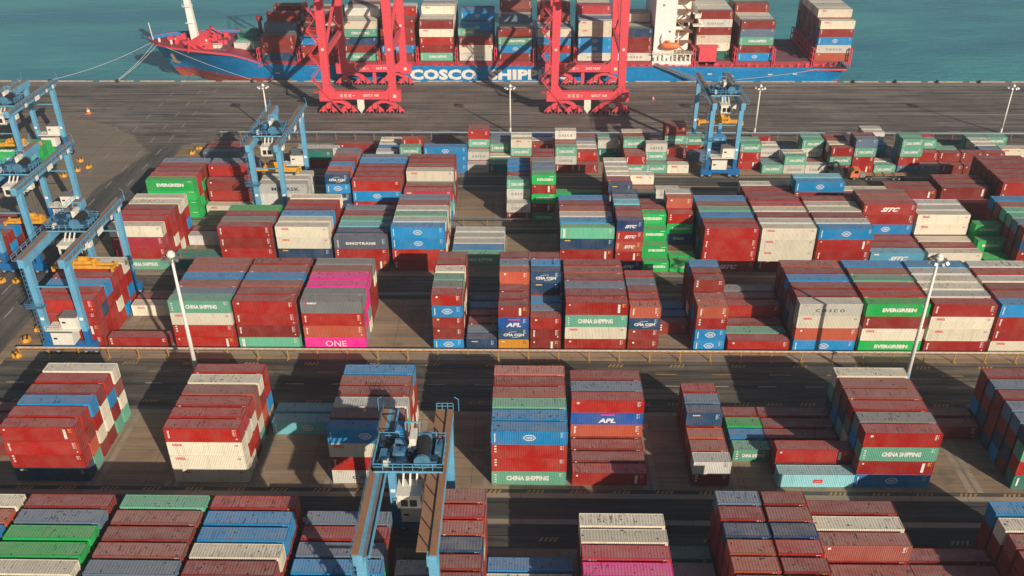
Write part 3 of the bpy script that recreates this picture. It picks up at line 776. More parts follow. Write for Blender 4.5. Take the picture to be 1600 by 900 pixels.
tag(o, 'remaining smaller looking containers of every colour packed in the farther stacks', 'containers', kind='stuff')
del acc
# ------------------------------------------------------------------ rubber-tyred gantry cranes
CB = M['cblue']
def rtg(label, xl, xr, yn, yf, zt, ty, sz, power='near', spreader=True, wide=False):
    root = thing('gantry_crane', label, 'gantry crane', ((xl+xr)/2, yn, 0), 'rubber tyred gantry cranes straddling the stacks')
    W = (xr-xl)/2; D = yf-yn; G = root
    lt, dk = CB, M['dblue']
    for y in (0, D):
        s = MB().box(-W-1.6, W+1.6, y-.5, y+.5, 1.45, 2.75); s.build('sill_beam', dk, G)
        for sx in (-1, 1):
            bg_ = MB().box(sx*W-1.6, sx*W+1.6, y-.45, y+.45, .9, 1.5).build('bogie', dk, G)
            for k in (-1, 1):
                w_ = MB().cyl((sx*W+k*1.05, y-.38, .75), (sx*W+k*1.05, y+.38, .75), .75, 14)
                ty_ = w_.build('tyre', M['tyre'], bg_)
                MB().cyl((sx*W+k*1.05, y-.42, .75), (sx*W+k*1.05, y+.42, .75), .34, 10).build('hub', M['hub'], ty_)
        for sx in (-1, 1):
            b = MB()
            b.bar((sx*W, y, 5.6), (sx*W, y, zt-1.5), 1.0, 1.15, side=(1, 0, 0), w2=1.25, h2=1.15)
            leg = b.build('leg', lt, G)
            MB().bar((sx*W, y, 2.7), (sx*W, y, 5.65), .98, 1.12, side=(1, 0, 0)).build('leg_foot', dk, leg)
            MB().box(sx*W-.35, sx*W+.35, y-.62, y-.585, 8.2, 8.8).build('number_plate', M['cratewhite'], leg)
        # thin tie walkway between the two legs
        b = MB().box(-W, W, y-.14, y+.14, 15.4, 15.6); b.build('tie_bar', lt, G)
    for sx in (-1, 1):
        b = MB().box(sx*W-.6, sx*W+.6, -1.9, D+1.9, zt-1.75, zt)
        gd = b.build('girder', lt, G)
        o = 1 if sx > 0 else -1
        xe = sx*W+o*1.45
        if not wide:
            MB().box(sx*W-.35, sx*W+.35, -1.8, D+1.8, zt, zt+.12).build('trolley_rail', M['rust'], gd)
            x0, x1 = sorted((sx*W+o*.6, sx*W+o*1.5))
            MB().box(x0, x1, -1.9, D+1.9, zt-.25, zt-.15).build('walkway', M['grate'], gd)
            MB().rail([(xe, -1.9, zt-.2), (xe, D+1.9, zt-.2)], 1.1, 1.9, .045).build('guard_rail', lt, gd)
        elif sx > 0:
            MB().box(W-.25, W+.62, -1.8, D+1.8, zt, zt+.12).build('trolley_rail', M['rust'], gd)
            MB().box(W-1.9, W-.34, -1.2, D+1.9, zt-.02, zt+.06).build('walkway', M['rust'], gd)
            b = MB()
            for i in range(9): b.bar((W-1.85, 1.6+i*2.9, zt+.1), (W-.45, -.6+i*2.9, zt+.1), .12, .08)
            b.bar((W-.34, -1.2, zt+.14), (W-.34, D+1.9, zt+.14), .10); b.build('walkway_brace', M['black'], gd)
            b = MB().rail([(W-1.8, D+1.9, zt), (W+.6, D+1.9, zt)], 1.1, .8, .05); b.build('guard_rail', lt, gd)
        else:
            MB().box(-W-.75, -W+.15, -1.8, D+1.8, zt, zt+.12).build('trolley_rail', M['rust'], gd)
            MB().box(-W+.62, -W+1.35, -1.9, D+1.9, zt-.25, zt-.15).build('walkway', M['grate'], gd)
            MB().box(-W+1.36, -W+1.55, -1.9, D+1.9, zt-.4, zt+.1).build('edge_beam', lt, gd)
            MB().rail([(-W-.7, -1.9, zt), (-W-.7, D+1.9, zt)], 1.1, 1.9, .03).build('guard_rail', M['mblue'], gd)
        if sx > 0 and not wide:
            for y0, y1, dz in ((5.2, 6.5, 1.0), (11.0, 13.6, 1.2), (17.6, 18.6, .9), (21.3, 22.6, 1.0)):
                MB().box(xe+.05, xe+.09, y0, y1, zt-.35-dz, zt-.35).build('sign_plate', M['cratewhite'], gd)
        # lamp brackets at the far ends
        b = MB().bar((sx*W+o*1.4, D+1.8, zt-.2), (sx*W+o*1.4, D+1.8, zt+1.9), .07).bar((sx*W+o*1.4, D+1.8, zt+1.9), (sx*W+o*.8, D+1.8, zt+2.3), .07)
        b.build('lamp_bracket', lt, gd)
    # ladder cage on the left near leg
    b = MB()
    for z in range(3, int(zt)-2):
        b.box(-W-1.35, -W-.65, -.5, .3, z, z+.06)
    for xx in (-W-1.35, -W-.65): b.bar((xx, -.5, 2.6), (xx, -.5, zt-2), .07); b.bar((xx, .3, 2.6), (xx, .3, zt-2), .07)
    b.box(-W-2.3, -W+1.2, -1.3, .9, 11.2, 11.3); b.rail([(-W-2.3, -1.3, 11.3), (-W+1.2, -1.3, 11.3)], 1.0, 1.2); b.rail([(-W-2.3, -1.3, 11.3), (-W-2.3, .9, 11.3)], 1.0, 1.2)
    b.build('ladder', M['mblue'], G)
    # power house and electrical room on one sill
    py = 0 if power == 'near' else D
    for (x0, x1, z0, z1, nm) in ((-W+1.1, W-2.4, 2.85, 5.7, 'power_house'), (W-4.0, W-.7, 6.6, 9.2, 'electrical_room')):
        b = MB().box(x0, x1, py-1.3, py+1.5, z0, z1); b.box(x0-.12, x1+.12, py-1.42, py+1.62, z1, z1+.12, 1)
        ph = b.build(nm, [M['cabwhite'], M['grate']], G)
        MB().box(x1, x1+.03, py-.6, py+.3, z0+.4, z0+2.2).build('door', M['white'], ph)
        MB().box(x0+.4, x0+1.1, py-1.33, py-1.3, z0+1.3, z0+1.7).build('vent', M['black'], ph)
    b = MB().box(-W+.6, W-.5, py-1.7, py+1.6, 6.3, 6.5); b.rail([(-W+.6, py-1.65, 6.5), (W-4.1, py-1.65, 6.5)], 1.05, 1.3, .05)
    b.build('platform', M['cabwhite'], G)
    # trolley
    t0 = ty-yn; b = MB()
    for y0, y1 in ((-3.2, -2.2), (-.6, .5), (2.3, 3.2)): b.box(-W-.2, W+.2, t0+y0, t0+y1, zt+.35, zt+.5)
    b.box(-W-.2, -W+1.3, t0-3.2, t0+3.2, zt+.34, zt+.49); b.box(W-1.3, W+.2, t0-3.2, t0+3.2, zt+.34, zt+.49); b.box(-.3, W*.7, t0-2.9, t0+2.3, zt+.33, zt+.48)
    tr = b.build('trolley', M['black'], G)
    rr = random.Random(int(xl*10)); b = MB()
    for i in range(34):
        x = rr.uniform(-W, W*.95); y = t0+rr.uniform(-2.9, 2.9); s = rr.uniform(.18, .6)
        b.box(x, x+s*1.5, y, y+s, zt+.5, zt+.6+rr.uniform(.3, 1.5))
    for i in range(12):
        x = rr.uniform(-W, W); y = t0+rr.uniform(-3, 3); b.bar((x, y, zt+.9+rr.random()), (x+rr.uniform(-2, 2), y+rr.uniform(-2, 2), zt+.6+rr.random()*1.6), .10)
    b.build('trolley_equipment', M['darkblue'], tr)
    b = MB()
    for x in (-W, -W*.33, W*.33, W): b.box(x-.16, x+.16, t0-3.2, t0+3.2, zt+.12, zt+.38)
    for y in (-3.1, -1.1, 1.1, 3.1): b.box(-W, W, t0+y-.15, t0+y+.15, zt+.1, zt+.4)
    b.rail([(-W-.2, t0-3.2, zt+.5), (W+.2, t0-3.2, zt+.5), (W+.2, t0+3.2, zt+.5), (-W-.2, t0+3.2, zt+.5), (-W-.2, t0-3.2, zt+.5)], 1.1, 1.2, .05)
    b.build('trolley_frame', lt, tr)
    b = MB().cyl((W*.42, t0-2.3, zt+1.55), (W*.42, t0+1.9, zt+1.55), .85, 16)
    for i in range(9): b.cyl((W*.42, t0-2.1+i*.45, zt+1.55), (W*.42, t0-1.9+i*.45, zt+1.55), .93, 16)
    b.build('hoist_drum', M['black'], tr)
    b = MB().cyl((W*.42, t0-2.75, zt+1.5), (W*.42, t0-2.35, zt+1.5), 1.1, 12).box(W*.42-.9, W*.42+.9, t0+1.95, t0+2.3, zt+.5, zt+2.4)
    b.box(-W*.50, -W*.15, t0-1.1, t0+.3, zt+.5, zt+1.7).box(-W*.9, -W*.70, t0-1.6, t0+.2, zt+.5, zt+1.4)
    b.build('hoist_motor', M['mblue'], tr); b = MB()
    b.cyl((-W*.5, t0+1.7, zt+1.2), (-W*.1, t0+1.7, zt+1.2), .55, 10); b.box(W*.76, W*.95, t0-.5, t0+2.0, zt+.5, zt+1.5)
    b.cyl((W*.55, t0-2.4, zt+.95), (W*.85, t0-2.4, zt+.95), .42, 10)
    b.build('hoist_machinery', M['mblue'], tr)
    b = MB().box(-W*.02, W*.18, t0+.3, t0+2.6, zt+.5, zt+2.9).box(-W*.75, -W*.6, t0-2.6, t0-1.9, zt+.5, zt+1.5)
    b.build('control_cabinet', M['cabwhite'], tr)
    b = MB().bar((-W*.2, t0+3.0, zt+.5), (-W*.2, t0+3.0, zt+3.6), .16).bar((-W*.2, t0+3.0, zt+3.6), (W*.25, t0+3.0, zt+3.6), .16).bar((W*.25, t0+3.0, zt+3.6), (W*.25, t0+2.4, zt+2.0), .1)
    b.build('service_davit', lt, tr)
    # operator cab below the trolley
    cx = 0.2; cy = t0-4.0; z0 = zt-4.4
    b = MB().poly_prism([(cy-1.5, z0+.5), (cy-1.1, z0), (cy+1.4, z0), (cy+1.4, z0+2.6), (cy-1.5, z0+2.6)], 'x', cx-1.5, cx+1.5)
    b.box(cx-1.65, cx+1.65, cy-1.65, cy+1.55, z0+2.6, z0+2.75)
    cab = b.build('operator_cab', M['cabwhite'], tr)
    b = MB().box(cx-1.05, cx-.15, cy-1.53, cy-1.49, z0+.75, z0+1.9).box(cx+.1, cx+1.05, cy-1.53, cy-1.49, z0+.75, z0+1.9)
    b.box(cx+1.49, cx+1.53, cy-1.1, cy-.1, z0+.8, z0+1.9).box(cx+1.49, cx+1.53, cy+.15, cy+1.1, z0+.8, z0+1.9).box(cx-1.53, cx-1.49, cy-1.1, cy+1.0, z0+.8, z0+1.9)
    b.build('window', M['glass'], cab)
    b = MB()
    for x in (cx-.9, cx, cx+.9): b.bar((x, cy, z0+2.4), (x, cy+2.4, zt+.2), .24)
    b.box(cx-1.5, cx+2.2, cy+1.5, cy+2.6, z0+.1, z0+.18); b.rail([(cx+1.3, cy-1.2, z0+.15), (cx+2.2, cy-1.2, z0+.15), (cx+2.2, cy+2.6, z0+.15)], 1.1, 1.1, .05)
    b.box(cx+1.7, cx+3.3, cy+1.6, cy+3.0, z0+.6, z0+2.4)
    b.build('cab_hanger', M['cabwhite'], cab)
    if spreader:
        y = t0; b = MB()
        for s in (-1, 1): b.box(-6.0, 6.0, y+s*.75-.18, y+s*.75+.18, sz+.1, sz+.55)
        for s in (-1, 1):
            b.box(s*6.05-.25, s*6.05+.25, y-1.2, y+1.2, sz, sz+.5)
            for q in (-1, 1): b.box(s*6.1-.25, s*6.1+.25, y+q*1.2-.2, y+q*1.2+.2, sz-.35, sz+.75)
        b.box(-2.6, 2.6, y-.95, y+.95, sz+.55, sz+.8); b.box(-1.9, 1.9, y-.8, y+.8, sz+1.15, sz+1.75); b.cyl((-.9, y, sz+1.9), (.9, y, sz+1.9), .55, 12)
        for s in (-1, 1): b.cyl((s*2.1, y-.4, sz+1.6), (s*2.1, y+.4, sz+1.6), .42, 10); b.box(s*2.4-.3, s*2.4+.3, y-.9, y+.9, sz+.8, sz+1.5)
        for s in (-1, 1): b.bar((s*2.6, y-.75, sz+.6), (s*5.5, y-.75, sz+.45), .2)
        sp = b.build('spreader', M['yellow'], tr)
        b = MB()
        for sx in (-1, 1):
            for sy in (-1, 1): b.cyl((sx*2.0, y+sy*.5, sz+1.6), (sx*1.6, y+sy*1.1, zt+.2), .035, 5)
        b.build('hoist_rope', M['black'], sp)
    return root
rtg('light blue gantry crane over the left end of the block behind the yellow rail', -95.0, -87.3, 149.2, 173.0, 22.3, 162.0, 12.7)
rtg('light blue gantry crane at left edge, its trolley level with the middle left stacks', -120.2, -112.4, 181.6, 205.4, 22.3, 190.0, 9.0, power='far')
rtg('light blue gantry crane in the far left corner beside green containers', -146.2, -138.6, 230.8, 254.6, 22.3, 236.0, 10.0, power='far')
rtg('light blue gantry crane above the grey containers left of centre', -67.8, -60.9, 207.2, 232.4, 22.3, 214.0, 12.0, power='far')
rtg('light blue gantry crane at far right standing before the ship stern', 50.6, 58.3, 238.2, 262.2, 22.3, 245.5, 13.6)
rtg('nearest gantry crane seen from above with white cab and rust coloured rails', -19.9, -11.1, 77.8, 101.9, 22.0, 93.4, 9.0, power='far', spreader=False, wide=True)

# ------------------------------------------------------------------ ship-to-shore cranes
def sts(label, x0, x1):
    root = thing('quay_crane', label, 'quay crane', ((x0+x1)/2, 290.6, 0), 'red quay cranes beside the ship')
    W = (x1-x0)/2; D = 30.2; r_ = M['cred']; G = root
    for y, nm in ((0, 'land'), (D, 'sea')):
        b = MB().box(-W, W, y-1.0, y+1.0, 5.2, 7.9)
        b.box(-W-1.3, -W+2.6, y-1.15, y+1.15, 4.6, 8.2); b.box(W-2.6, W+1.3, y-1.15, y+1.15, 4.6, 8.2)
        for s in (-1, 1): b.add([(s*(W-1.0), y-1.0, 7.9), (s*(W-3.8), y-1.0, 7.9), (s*(W-1.0), y-1.0, 11.2), (s*(W-1.0), y+1.0, 7.9), (s*(W-3.8), y+1.0, 7.9), (s*(W-1.0), y+1.0, 11.2)], [(0,1,2),(3,5,4),(0,3,4,1),(1,4,5,2),(2,5,3,0)])
        sill = b.build('sill_beam', r_, G)
        yl = y-1.012
        txt = MB()
        for q0 in (-6.6, -5.2, -3.8):
            for a0, a1, c0, c1 in ((0, .9, .75, .95), (0, .9, .35, .52), (0, .9, -.05, .12), (.36, .54, -.05, .95)):
                txt.add([(q0+a0, yl, 6.1+c0), (q0+a1, yl, 6.1+c0), (q0+a1, yl, 6.1+c1), (q0+a0, yl, 6.1+c1)], [(0,1,2,3)])
        txt.add([(-2.4, yl, 6.45), (-1.7, yl, 6.45), (-1.7, yl, 6.62), (-2.4, yl, 6.62)], [(0,1,2,3)])
        put_text(txt, 'QDCT 108' if y == 0 else 'EAST PORT', 3.6, 6.55, 5.2, .9, yl, 0, .02)
        txt.add([(W-1.2, yl-.15, 5.9), (W-.2, yl-.15, 5.9), (W-.2, yl-.15, 6.9), (W-1.2, yl-.15, 6.9)], [(0,1,2,3)])
        txt.build('lettering', LM, sill)
        for s in (-1, 1):
            cx = s*(W-4.4); b = MB()
            b.poly_prism([(cx-4.2, 2.9), (cx-3.2, 2.9), (cx-.8, 3.9), (cx+.8, 3.9), (cx+3.2, 2.9), (cx+4.2, 2.9), (cx+3.6, 3.7), (cx+1.2, 4.7), (cx-1.2, 4.7), (cx-3.6, 3.7)], 'y', y-.65, y+.65)
            for k in (-1, 1):
                c2 = cx+k*3.4; b.poly_prism([(c2-2.2, 1.75), (c2-1.3, 1.75), (c2-.4, 2.3), (c2+.4, 2.3), (c2+1.3, 1.75), (c2+2.2, 1.75), (c2+1.7, 2.5), (c2+.6, 3.1), (c2-.6, 3.1), (c2-1.7, 2.5)], 'y', y-.5, y+.5)
                b.bar((c2+1.6, y-.9, .9), (c2+1.6, y-.9, 3.2), .3); b.box(c2-.5, c2+.5, y-.75, y-.5, 1.9, 2.9)
                for j in (-1, 1):
                    c3 = c2+j*1.75; b.poly_prism([(c3-1.35, .55), (c3+1.35, .55), (c3+1.1, 1.25), (c3+.5, 1.85), (c3-.5, 1.85), (c3-1.1, 1.25)], 'y', y-.36, y+.36)
                    b.box(c3-.28, c3+.28, y-.62, y-.36, .9, 1.6)
            bo = b.build('bogie', r_, G)
            for k in (-1, 1):
                for j in (-1, 1):
                    for q in (-1, 1):
                        c4 = cx+k*3.4+j*1.75+q*.72
                        MB().cyl((c4, y-.36, .55), (c4, y+.36, .55), .45, 10).build('wheel', M['black'], bo)
        b = MB().box(-1.0, 1.2, y-.5, y+.6, 1.9, 5.1) if y == 0 else MB().box(-.6, .6, y-.4, y+.4, .8, 5.2)
        if y == 0:
            b = MB().box(-1.1, 1.1, y-.9, y-.1, 2.0, 5.3); b.add([(-1.1, y-.9, 2.0), (1.1, y-.9, 2.0), (0, y-.9, .5), (-1.1, y-.1, 2.0), (1.1, y-.1, 2.0), (0, y-.1, .5)], [(0,1,2),(3,5,4),(0,2,5,3),(1,4,5,2)])
            b.build('cable_guide', M['cabwhite'], G)
        else: b.build('anchor_post', r_, G)
        for s in (-1, 1):
            b = MB().bar((s*(W-1.3), y, 7.9), (s*(W-1.7), y, 44), 2.3, 2.2, side=(1, 0, 0), w2=2.8, h2=2.2)
            lg = b.build('leg', r_, G)
            MB().box(s*(W-1.45)-.4, s*(W-1.45)+.4, y-1.25, y-1.05, 21.5, 22.2).build('leg_lamp', M['lwhite'], lg)
    for s in (-1, 1):
        x = s*(W-1.7); b = MB()
        b.bar((x, 0, 19.8), (x, D, 19.8), 1.3, 1.6, side=(1, 0, 0))
        b.bar((x, 1, 20.5), (x, D-1, 35.5), .8, .8, side=(1, 0, 0)); b.bar((x, D-1, 20.5), (x, D*.52, 28), .5, .5, side=(1, 0, 0))
        b.bar((x, D, 43), (x, 0, 36), 1.0, 1.0, side=(1, 0, 0)); b.bar((x, 0, 43.5), (x, D, 43.5), 1.4, 1.8, side=(1, 0, 0))
        b.build('side_frame', r_, G)
    b = MB()
    for y in (0, D): b.box(-W+1.2, W-1.2, y-.9, y+.9, 42.2, 44.6)
    b.build('portal_beam', r_, G)
    b = MB()
    for s in (-1, 1): b.box(s*2.6-.6, s*2.6+.6, -20, D+38, 45.0, 47.0)
    for y in range(-18, int(D+38), 8): b.box(-2.0, 2.0, y-.2, y+.2, 45.4, 46.4)
    b.build('boom', r_, G)
    b = MB().box(-3.4, 3.4, -16, -4, 47.2, 52); b.build('machinery_house', M['white'], G)
    b = MB()
    for s in (-1, 1): b.bar((s*3.2, D*.75, 47), (s*1.4, D*.75, 66), .9, .9); b.bar((s*1.4, D*.75, 66), (s*2.6, D+34, 47), .35); b.bar((s*1.4, D*.75, 66), (s*2.6, -18, 47), .35)
    b.build('apex_frame', r_, G)
    # zigzag stair tower on the outer side of the left land leg
    b = MB(); x = -(W-1.3)-1.2; n = 9
    for i in range(n):
        z0 = 8.0+i*4.0; xa, xb = (x+.2, x-3.2) if i % 2 == 0 else (x-3.2, x+.2)
        for yy in (-1.4, -.4): b.bar((xa, yy, z0), (xb, yy, z0+4.0), .26, .42)
        b.bar((xa, -1.3, z0+1.1), (xb, -1.3, z0+5.1), .09)
        b.box(min(xa, xb)-.1 if xb < xa else xb-.6, xb+.6 if xb > xa else xb+.9, -1.5, .2, z0+3.95, z0+4.05)
        b.bar((x+.1, -1.3, z0+4.0), (x-3.1, -1.3, z0+4.0), .1)
    b.bar((x-.2, -1.0, 8.0), (-W+6.5, -1.6, .6), .25, .5); b.bar((x-.2, -1.6, 8.9), (-W+6.5, -2.1, 1.6), .1)
    b.box(x-3.2, -W, -1.5, .2, 7.6, 7.75)
    b.build('stair_tower', r_, G)
    b = MB()
    for k, s in enumerate((-1, 1)):
        for z in range(9, 42, 3): b.box(s*(W-1.5)-1.25, s*(W-1.5)+1.25, -1.02-.06, -1.0-.02, z, z+.12)
    b.build('leg_stiffener', r_, G)
    return root
sts('red quay crane standing nearer the bow', -67.6, -43.2)
sts('red quay crane standing nearer the white bridge tower', 7.6, 32.2)

# ------------------------------------------------------------------ the ship
SY0, SB = 327.0, 32.2                                # near side, beam
ship = thing('container_ship', 'long blue hulled container ship with red deck moored along the quay', 'container ship', (-10, SY0+SB/2, -3.5))
def sx(u): return u
# stations: x, half-breadth at deck, half-breadth at waterline, deck height, bottom
ST_ = [(-144.4,.4,.02,11.4),(-142.6,3.6,.05,11.3),(-138.5,7.6,.1,11.2),(-132,11.4,.9,11.0),(-125,13.8,3.6,10.8),(-116,15.3,8.4,10.3),(-108,15.9,12.4,9.6),(-104,16.0,13.6,8.6),(-98,16.1,14.9,6.6),(-88,16.1,15.9,5.6),
       (-60,16.1,16.1,5.3),(0,16.1,16.1,5.2),(60,16.1,16.1,5.0),(95,16.1,15.9,4.7),(108,16.1,14.6,4.6),(113,16.0,12.0,4.5),(116.5,15.6,9.0,4.4)]
b = MB(); nl = 9; rows = []
for (x, bd, bw, zd) in ST_:
    row = []
    for j in range(nl):
        z = (-5.0, -1.6, .3)[j] if j < 3 else .3+(zd-.3)*(j-2)/(nl-3); t_ = (z+5)/(zd+5)
        zz = (z+2.0)/(zd+2.0) if z > -2 else 0
        wdt = bw+(bd-bw)*(max(0, zz)**1.5)
        xo = x
        if x < -125: xo = x+(1-t_)*min(11, (-125-x)*.62+1.5)
        row.append((xo, wdt, z))
    rows.append(row)
for sgn in (-1, 1):
    n0 = len(b.v); v = [(p[0]+10, sgn*p[1], p[2]+3.5) for r in rows for p in r]; f = []; mi = []
    for i in range(len(rows)-1):
        for j in range(nl-1):
            a = i*nl+j; q = (a, a+nl, a+nl+1, a+1); f.append(q if sgn < 0 else q[::-1])
    b.add(v, f, 0)
v = [(r[-1][0]+10, s*r[-1][1], r[-1][2]+3.5) for r in [rows[-1]] for s in (-1, 1)]+[(rows[-1][0][0]+10, s*rows[-1][0][1], -1.5) for s in (1, -1)]
n = len(rows[-1]); pts = [(p[0]+10, -p[1], p[2]+3.5) for p in rows[-1]]+[(p[0]+10, p[1], p[2]+3.5) for p in reversed(rows[-1])]
b.add(pts, [tuple(range(len(pts)))], 0)
hull = b.mesh('hull', [M['hullblue'], M['boot']])
for p in hull.polygons:
    p.use_smooth = len(p.vertices) == 4
    if abs(p.normal.x) < .95 and (p.center.z < 3.7 and p.center.x < -64 or p.center.z < 2.2): p.material_index = 1
hull = link('hull', hull, ship)
# deck
b = MB(); top = [(r[-1][0]+10, r[-1][1], r[-1][2]+3.5-.9) for r in rows]
v = []
for x, w_, z in top: v += [(x, -w_+.05, z), (x, w_-.05, z)]
b.add(v, [(2*i, 2*i+2, 2*i+3, 2*i+1) for i in range(len(top)-1)]); b.build('deck', M['dred'], ship)
b = MB()                                             # bulwark cap, red inside line
for s in (-1, 1):
    for p, q in zip(top, top[1:]):
        b.bar((p[0], s*(p[1]-.12), p[2]+.95), (q[0], s*(q[1]-.12), q[2]+.95), .22, .12)
b.build('gunwale', M['dred'], ship)
b = MB()
for s in (-1, 1):
    for p, q in zip(top, top[1:]):
        b.add([(p[0], s*(p[1]-.14), p[2]-.02), (q[0], s*(q[1]-.14), q[2]-.02), (q[0], s*(q[1]-.14), q[2]+.93), (p[0], s*(p[1]-.14), p[2]+.93)], [(0,1,2,3)])
b.build('bulwark_inside', M['cred'], ship)
def sp(x, y, z): return (x+10, y-SY0-SB/2, z+3.5)     # world -> ship local
def sbox(b, x0, x1, y0, y1, z0, z1, mi=0):
    return b.box(x0+10, x1+10, y0-SY0-SB/2, y1-SY0-SB/2, z0+3.5, z1+3.5, mi)
# big white words on the hull side
for wd, cx, ww in (('COSCO', -31.0, 24.6), ('SHIPPING', 1.0, 31.0)):
    t_ = MB(); put_text(t_, wd, cx+10, 5.55, ww, 4.0, -SB/2-.12, 0, .055, 0, 1.05); t_.build('hull_lettering', LM, hull)
# hull marks
b = MB()
for x, z in ((-93, 2.4), (-69, 2.2), (66, 2.2), (74, 1.4), (88, 2.0), (97, 2.2)):
    sbox(b, x, x+1.6, SY0-.06, SY0-.03, z, z+.35)
b.build('draught_mark', M['lwhite'], hull)
# hatch coaming band and lashing bridges
b = MB(); sbox(b, -99, 113, SY0+.9, SY0+SB-.9, 4.4, 6.6); b.build('hatch_coaming', M['dred'], ship)
for x in [s[0] for s in SHIP]+[90.5]:
    b = MB(); sbox(b, x-.3, x+12.5, SY0+1.2, SY0+SB-1.2, 6.6, 6.72)
    for j in range(5): sbox(b, x-.2, x+12.4, SY0+4+j*6, SY0+4.3+j*6, 6.72, 6.8)
    b.build('hatch_cover', M['hatch'], ship)
b = MB(); sbox(b, -126, -112, SY0+6, SY0+SB-6, 8.8, 9.6); b.build('foredeck_house', M['hatch'], ship)
b = MB()
for i in range(70):
    x = -98+i*3.02
    if random.random() < .8: sbox(b, x, x+random.uniform(.5, 1.8), SY0+.5, SY0+1.1, 4.6, 4.6+random.uniform(.7, 1.7))
    b.box(x+10, x+10.12, -SB/2+.15, -SB/2+.27, 7.6, 9.2)
b.rail([sp(-98, SY0+.2, 4.9), sp(112, SY0+.2, 4.6)], 1.0, 3.0, .05)
b.build('deck_fitting', M['cred'], ship)
for x in [s[0] for s in SHIP]+[90.4, 118.0]:
    b = MB(); xx = x-1.05
    for y in [SY0+.5+i*3.9 for i in range(9)]:
        sbox(b, xx-.5, xx-.25, y-.15, y+.15, 4.6, 11.4); sbox(b, xx+.25, xx+.5, y-.15, y+.15, 4.6, 11.4)
    for z in (7.0, 9.2, 11.3): sbox(b, xx-.55, xx+.55, SY0+.4, SY0+SB-.4, z, z+.14)
    b.build('lashing_bridge', M['cred'], ship)
# forecastle: breakwater, mast, winches
b = MB(); 
b.add([sp(-125, SY0+1.5, 9.4), sp(-121.5, SY0+16, 9.4), sp(-125, SY0+SB-1.5, 9.4), sp(-124, SY0+1.5, 13.6), sp(-120.5, SY0+16, 14.6), sp(-124, SY0+SB-1.5, 13.6)], [(0,1,4,3),(1,2,5,4),(3,4,1,0),(4,5,2,1)])
for i in range(8):
    y = SY0+3+i*3.6; b.bar(sp(-123.6+abs(i-3.5)*-.3, y, 12.5), sp(-119, y, 9.0), .35)
b.build('breakwater', M['cred'], ship)
b = MB()
for i in range(44):
    x = random.uniform(-139, -113); w_ = 3+(x+139)*.42; y = SY0+16+random.uniform(-w_, w_)*.9
    s = random.uniform(.3, 1.1); sbox(b, x, x+s*1.6, y, y+s*1.3, 9.4, 10.4+s)
b.build('foredeck_fitting', M['cred'], ship)
for x, y in ((-132, 340), (-132, 347), (-127, 336), (-127, 350), (-136, 343)):
    MB().cyl(sp(x, y-1.2, 11.2), sp(x, y+1.2, 11.2), .8, 10).build('mooring_winch', M['cred'], ship)
b = MB()
for x, y in ((-134, 338.2), (-133, 340.4), (-139.5, 341.0), (-121, 339)): b.cyl(sp(x, y, 10.2), sp(x, y, 11.7), .45, 8)
b.build('mooring_bollard', M['cabwhite'], ship)
b = MB().bar(sp(-126.3, SY0+16, 10.5), sp(-127.4, SY0+16, 36), 2.7, 2.2, side=(1, 0, 0), w2=1.7, h2=1.5)
for z in (17, 23, 27, 31): sbox(b, -128.6-(z > 25)*1.5, -125.6, SY0+14.4, SY0+17.6, z, z+.18)
b.bar(sp(-127.2, SY0+16, 27.2), sp(-131.4, SY0+16, 27.6), .3); sbox(b, -131.6, -130.8, SY0+15.6, SY0+16.4, 27.4, 28.6)
b.rail([sp(-128.6, SY0+14.4, 23.2), sp(-125.6, SY0+14.4, 23.2)], 1, 1)
b.build('foremast', M['bright'], ship)
b = MB().bar(sp(-142.6, SY0+16, 10.5), sp(-143.1, SY0+16, 17.0), .28); b.build('jackstaff', M['white'], ship)
b = MB(); b.bar(sp(-133.2, SY0+7.3, 7.6), sp(-131.9, SY0+6.9, 5.0), .5, 1.6); b.bar(sp(-133.4, SY0+6.9, 5.2), sp(-130.2, SY0+6.6, 4.6), .5, .6); b.build('anchor', M['rust'], ship)
# foredeck crane post and machinery beside the small containers
b = MB().cyl(sp(-103.0, 350, 9), sp(-103.0, 350, 17), .7, 8).cyl(sp(-103, 350, 16.2), sp(-103, 350, 17.6), 1.3, 8); b.build('vent_post', M['dred'], ship)
b = MB(); 
for i in range(14): sbox(b, -109+random.uniform(-2, 5), -107+random.uniform(0, 5), 346+random.uniform(-2, 4), 348+random.uniform(0, 4), 9, 10+random.uniform(.5, 3.5))
b.build('deck_machinery', M['greygreen'], ship)
# bridge tower
b = MB(); x0, x1 = 45.6, 59.6
sbox(b, x0, x1-6.5, SY0+1.2, SY0+SB-1.2, 6.7, 40.0); sbox(b, x1-6.5, x1-1.0, SY0+5.0, SY0+SB-5.0, 6.7, 38.0)
sbox(b, x0-.2, x1, SY0+.6, SY0+SB-.6, 5.0, 6.9)
sbox(b, x0+1, x1-4, SY0-1.0, SY0+SB+1.0, 40, 43.2); sbox(b, x0+1.5, x0+5, SY0+10, SY0+SB-10, 43.2, 50)
br_ = b.build('bridge_tower', M['bright'], ship)
b = MB()
for i, z in enumerate((9.6, 13.3, 17.0, 20.7, 24.4, 28.1, 31.8, 35.5)):
    sbox(b, x1-6.5, x1-.4, SY0+1.3, SY0+5.2, z, z+.16)
    xa, xb = (x1-6.0, x1-2.2) if i % 2 else (x1-2.2, x1-6.0)
    b.bar(sp(xa, SY0+1.9, z+.2), sp(xb, SY0+1.9, z+3.7), .5, .22)
    b.rail([sp(x1-6.4, SY0+1.35, z+.15), sp(x1-.5, SY0+1.35, z+.15)], 1.0, 1.5, .05)
b.build('outside_stair', M['rust'], br_)
b = MB()
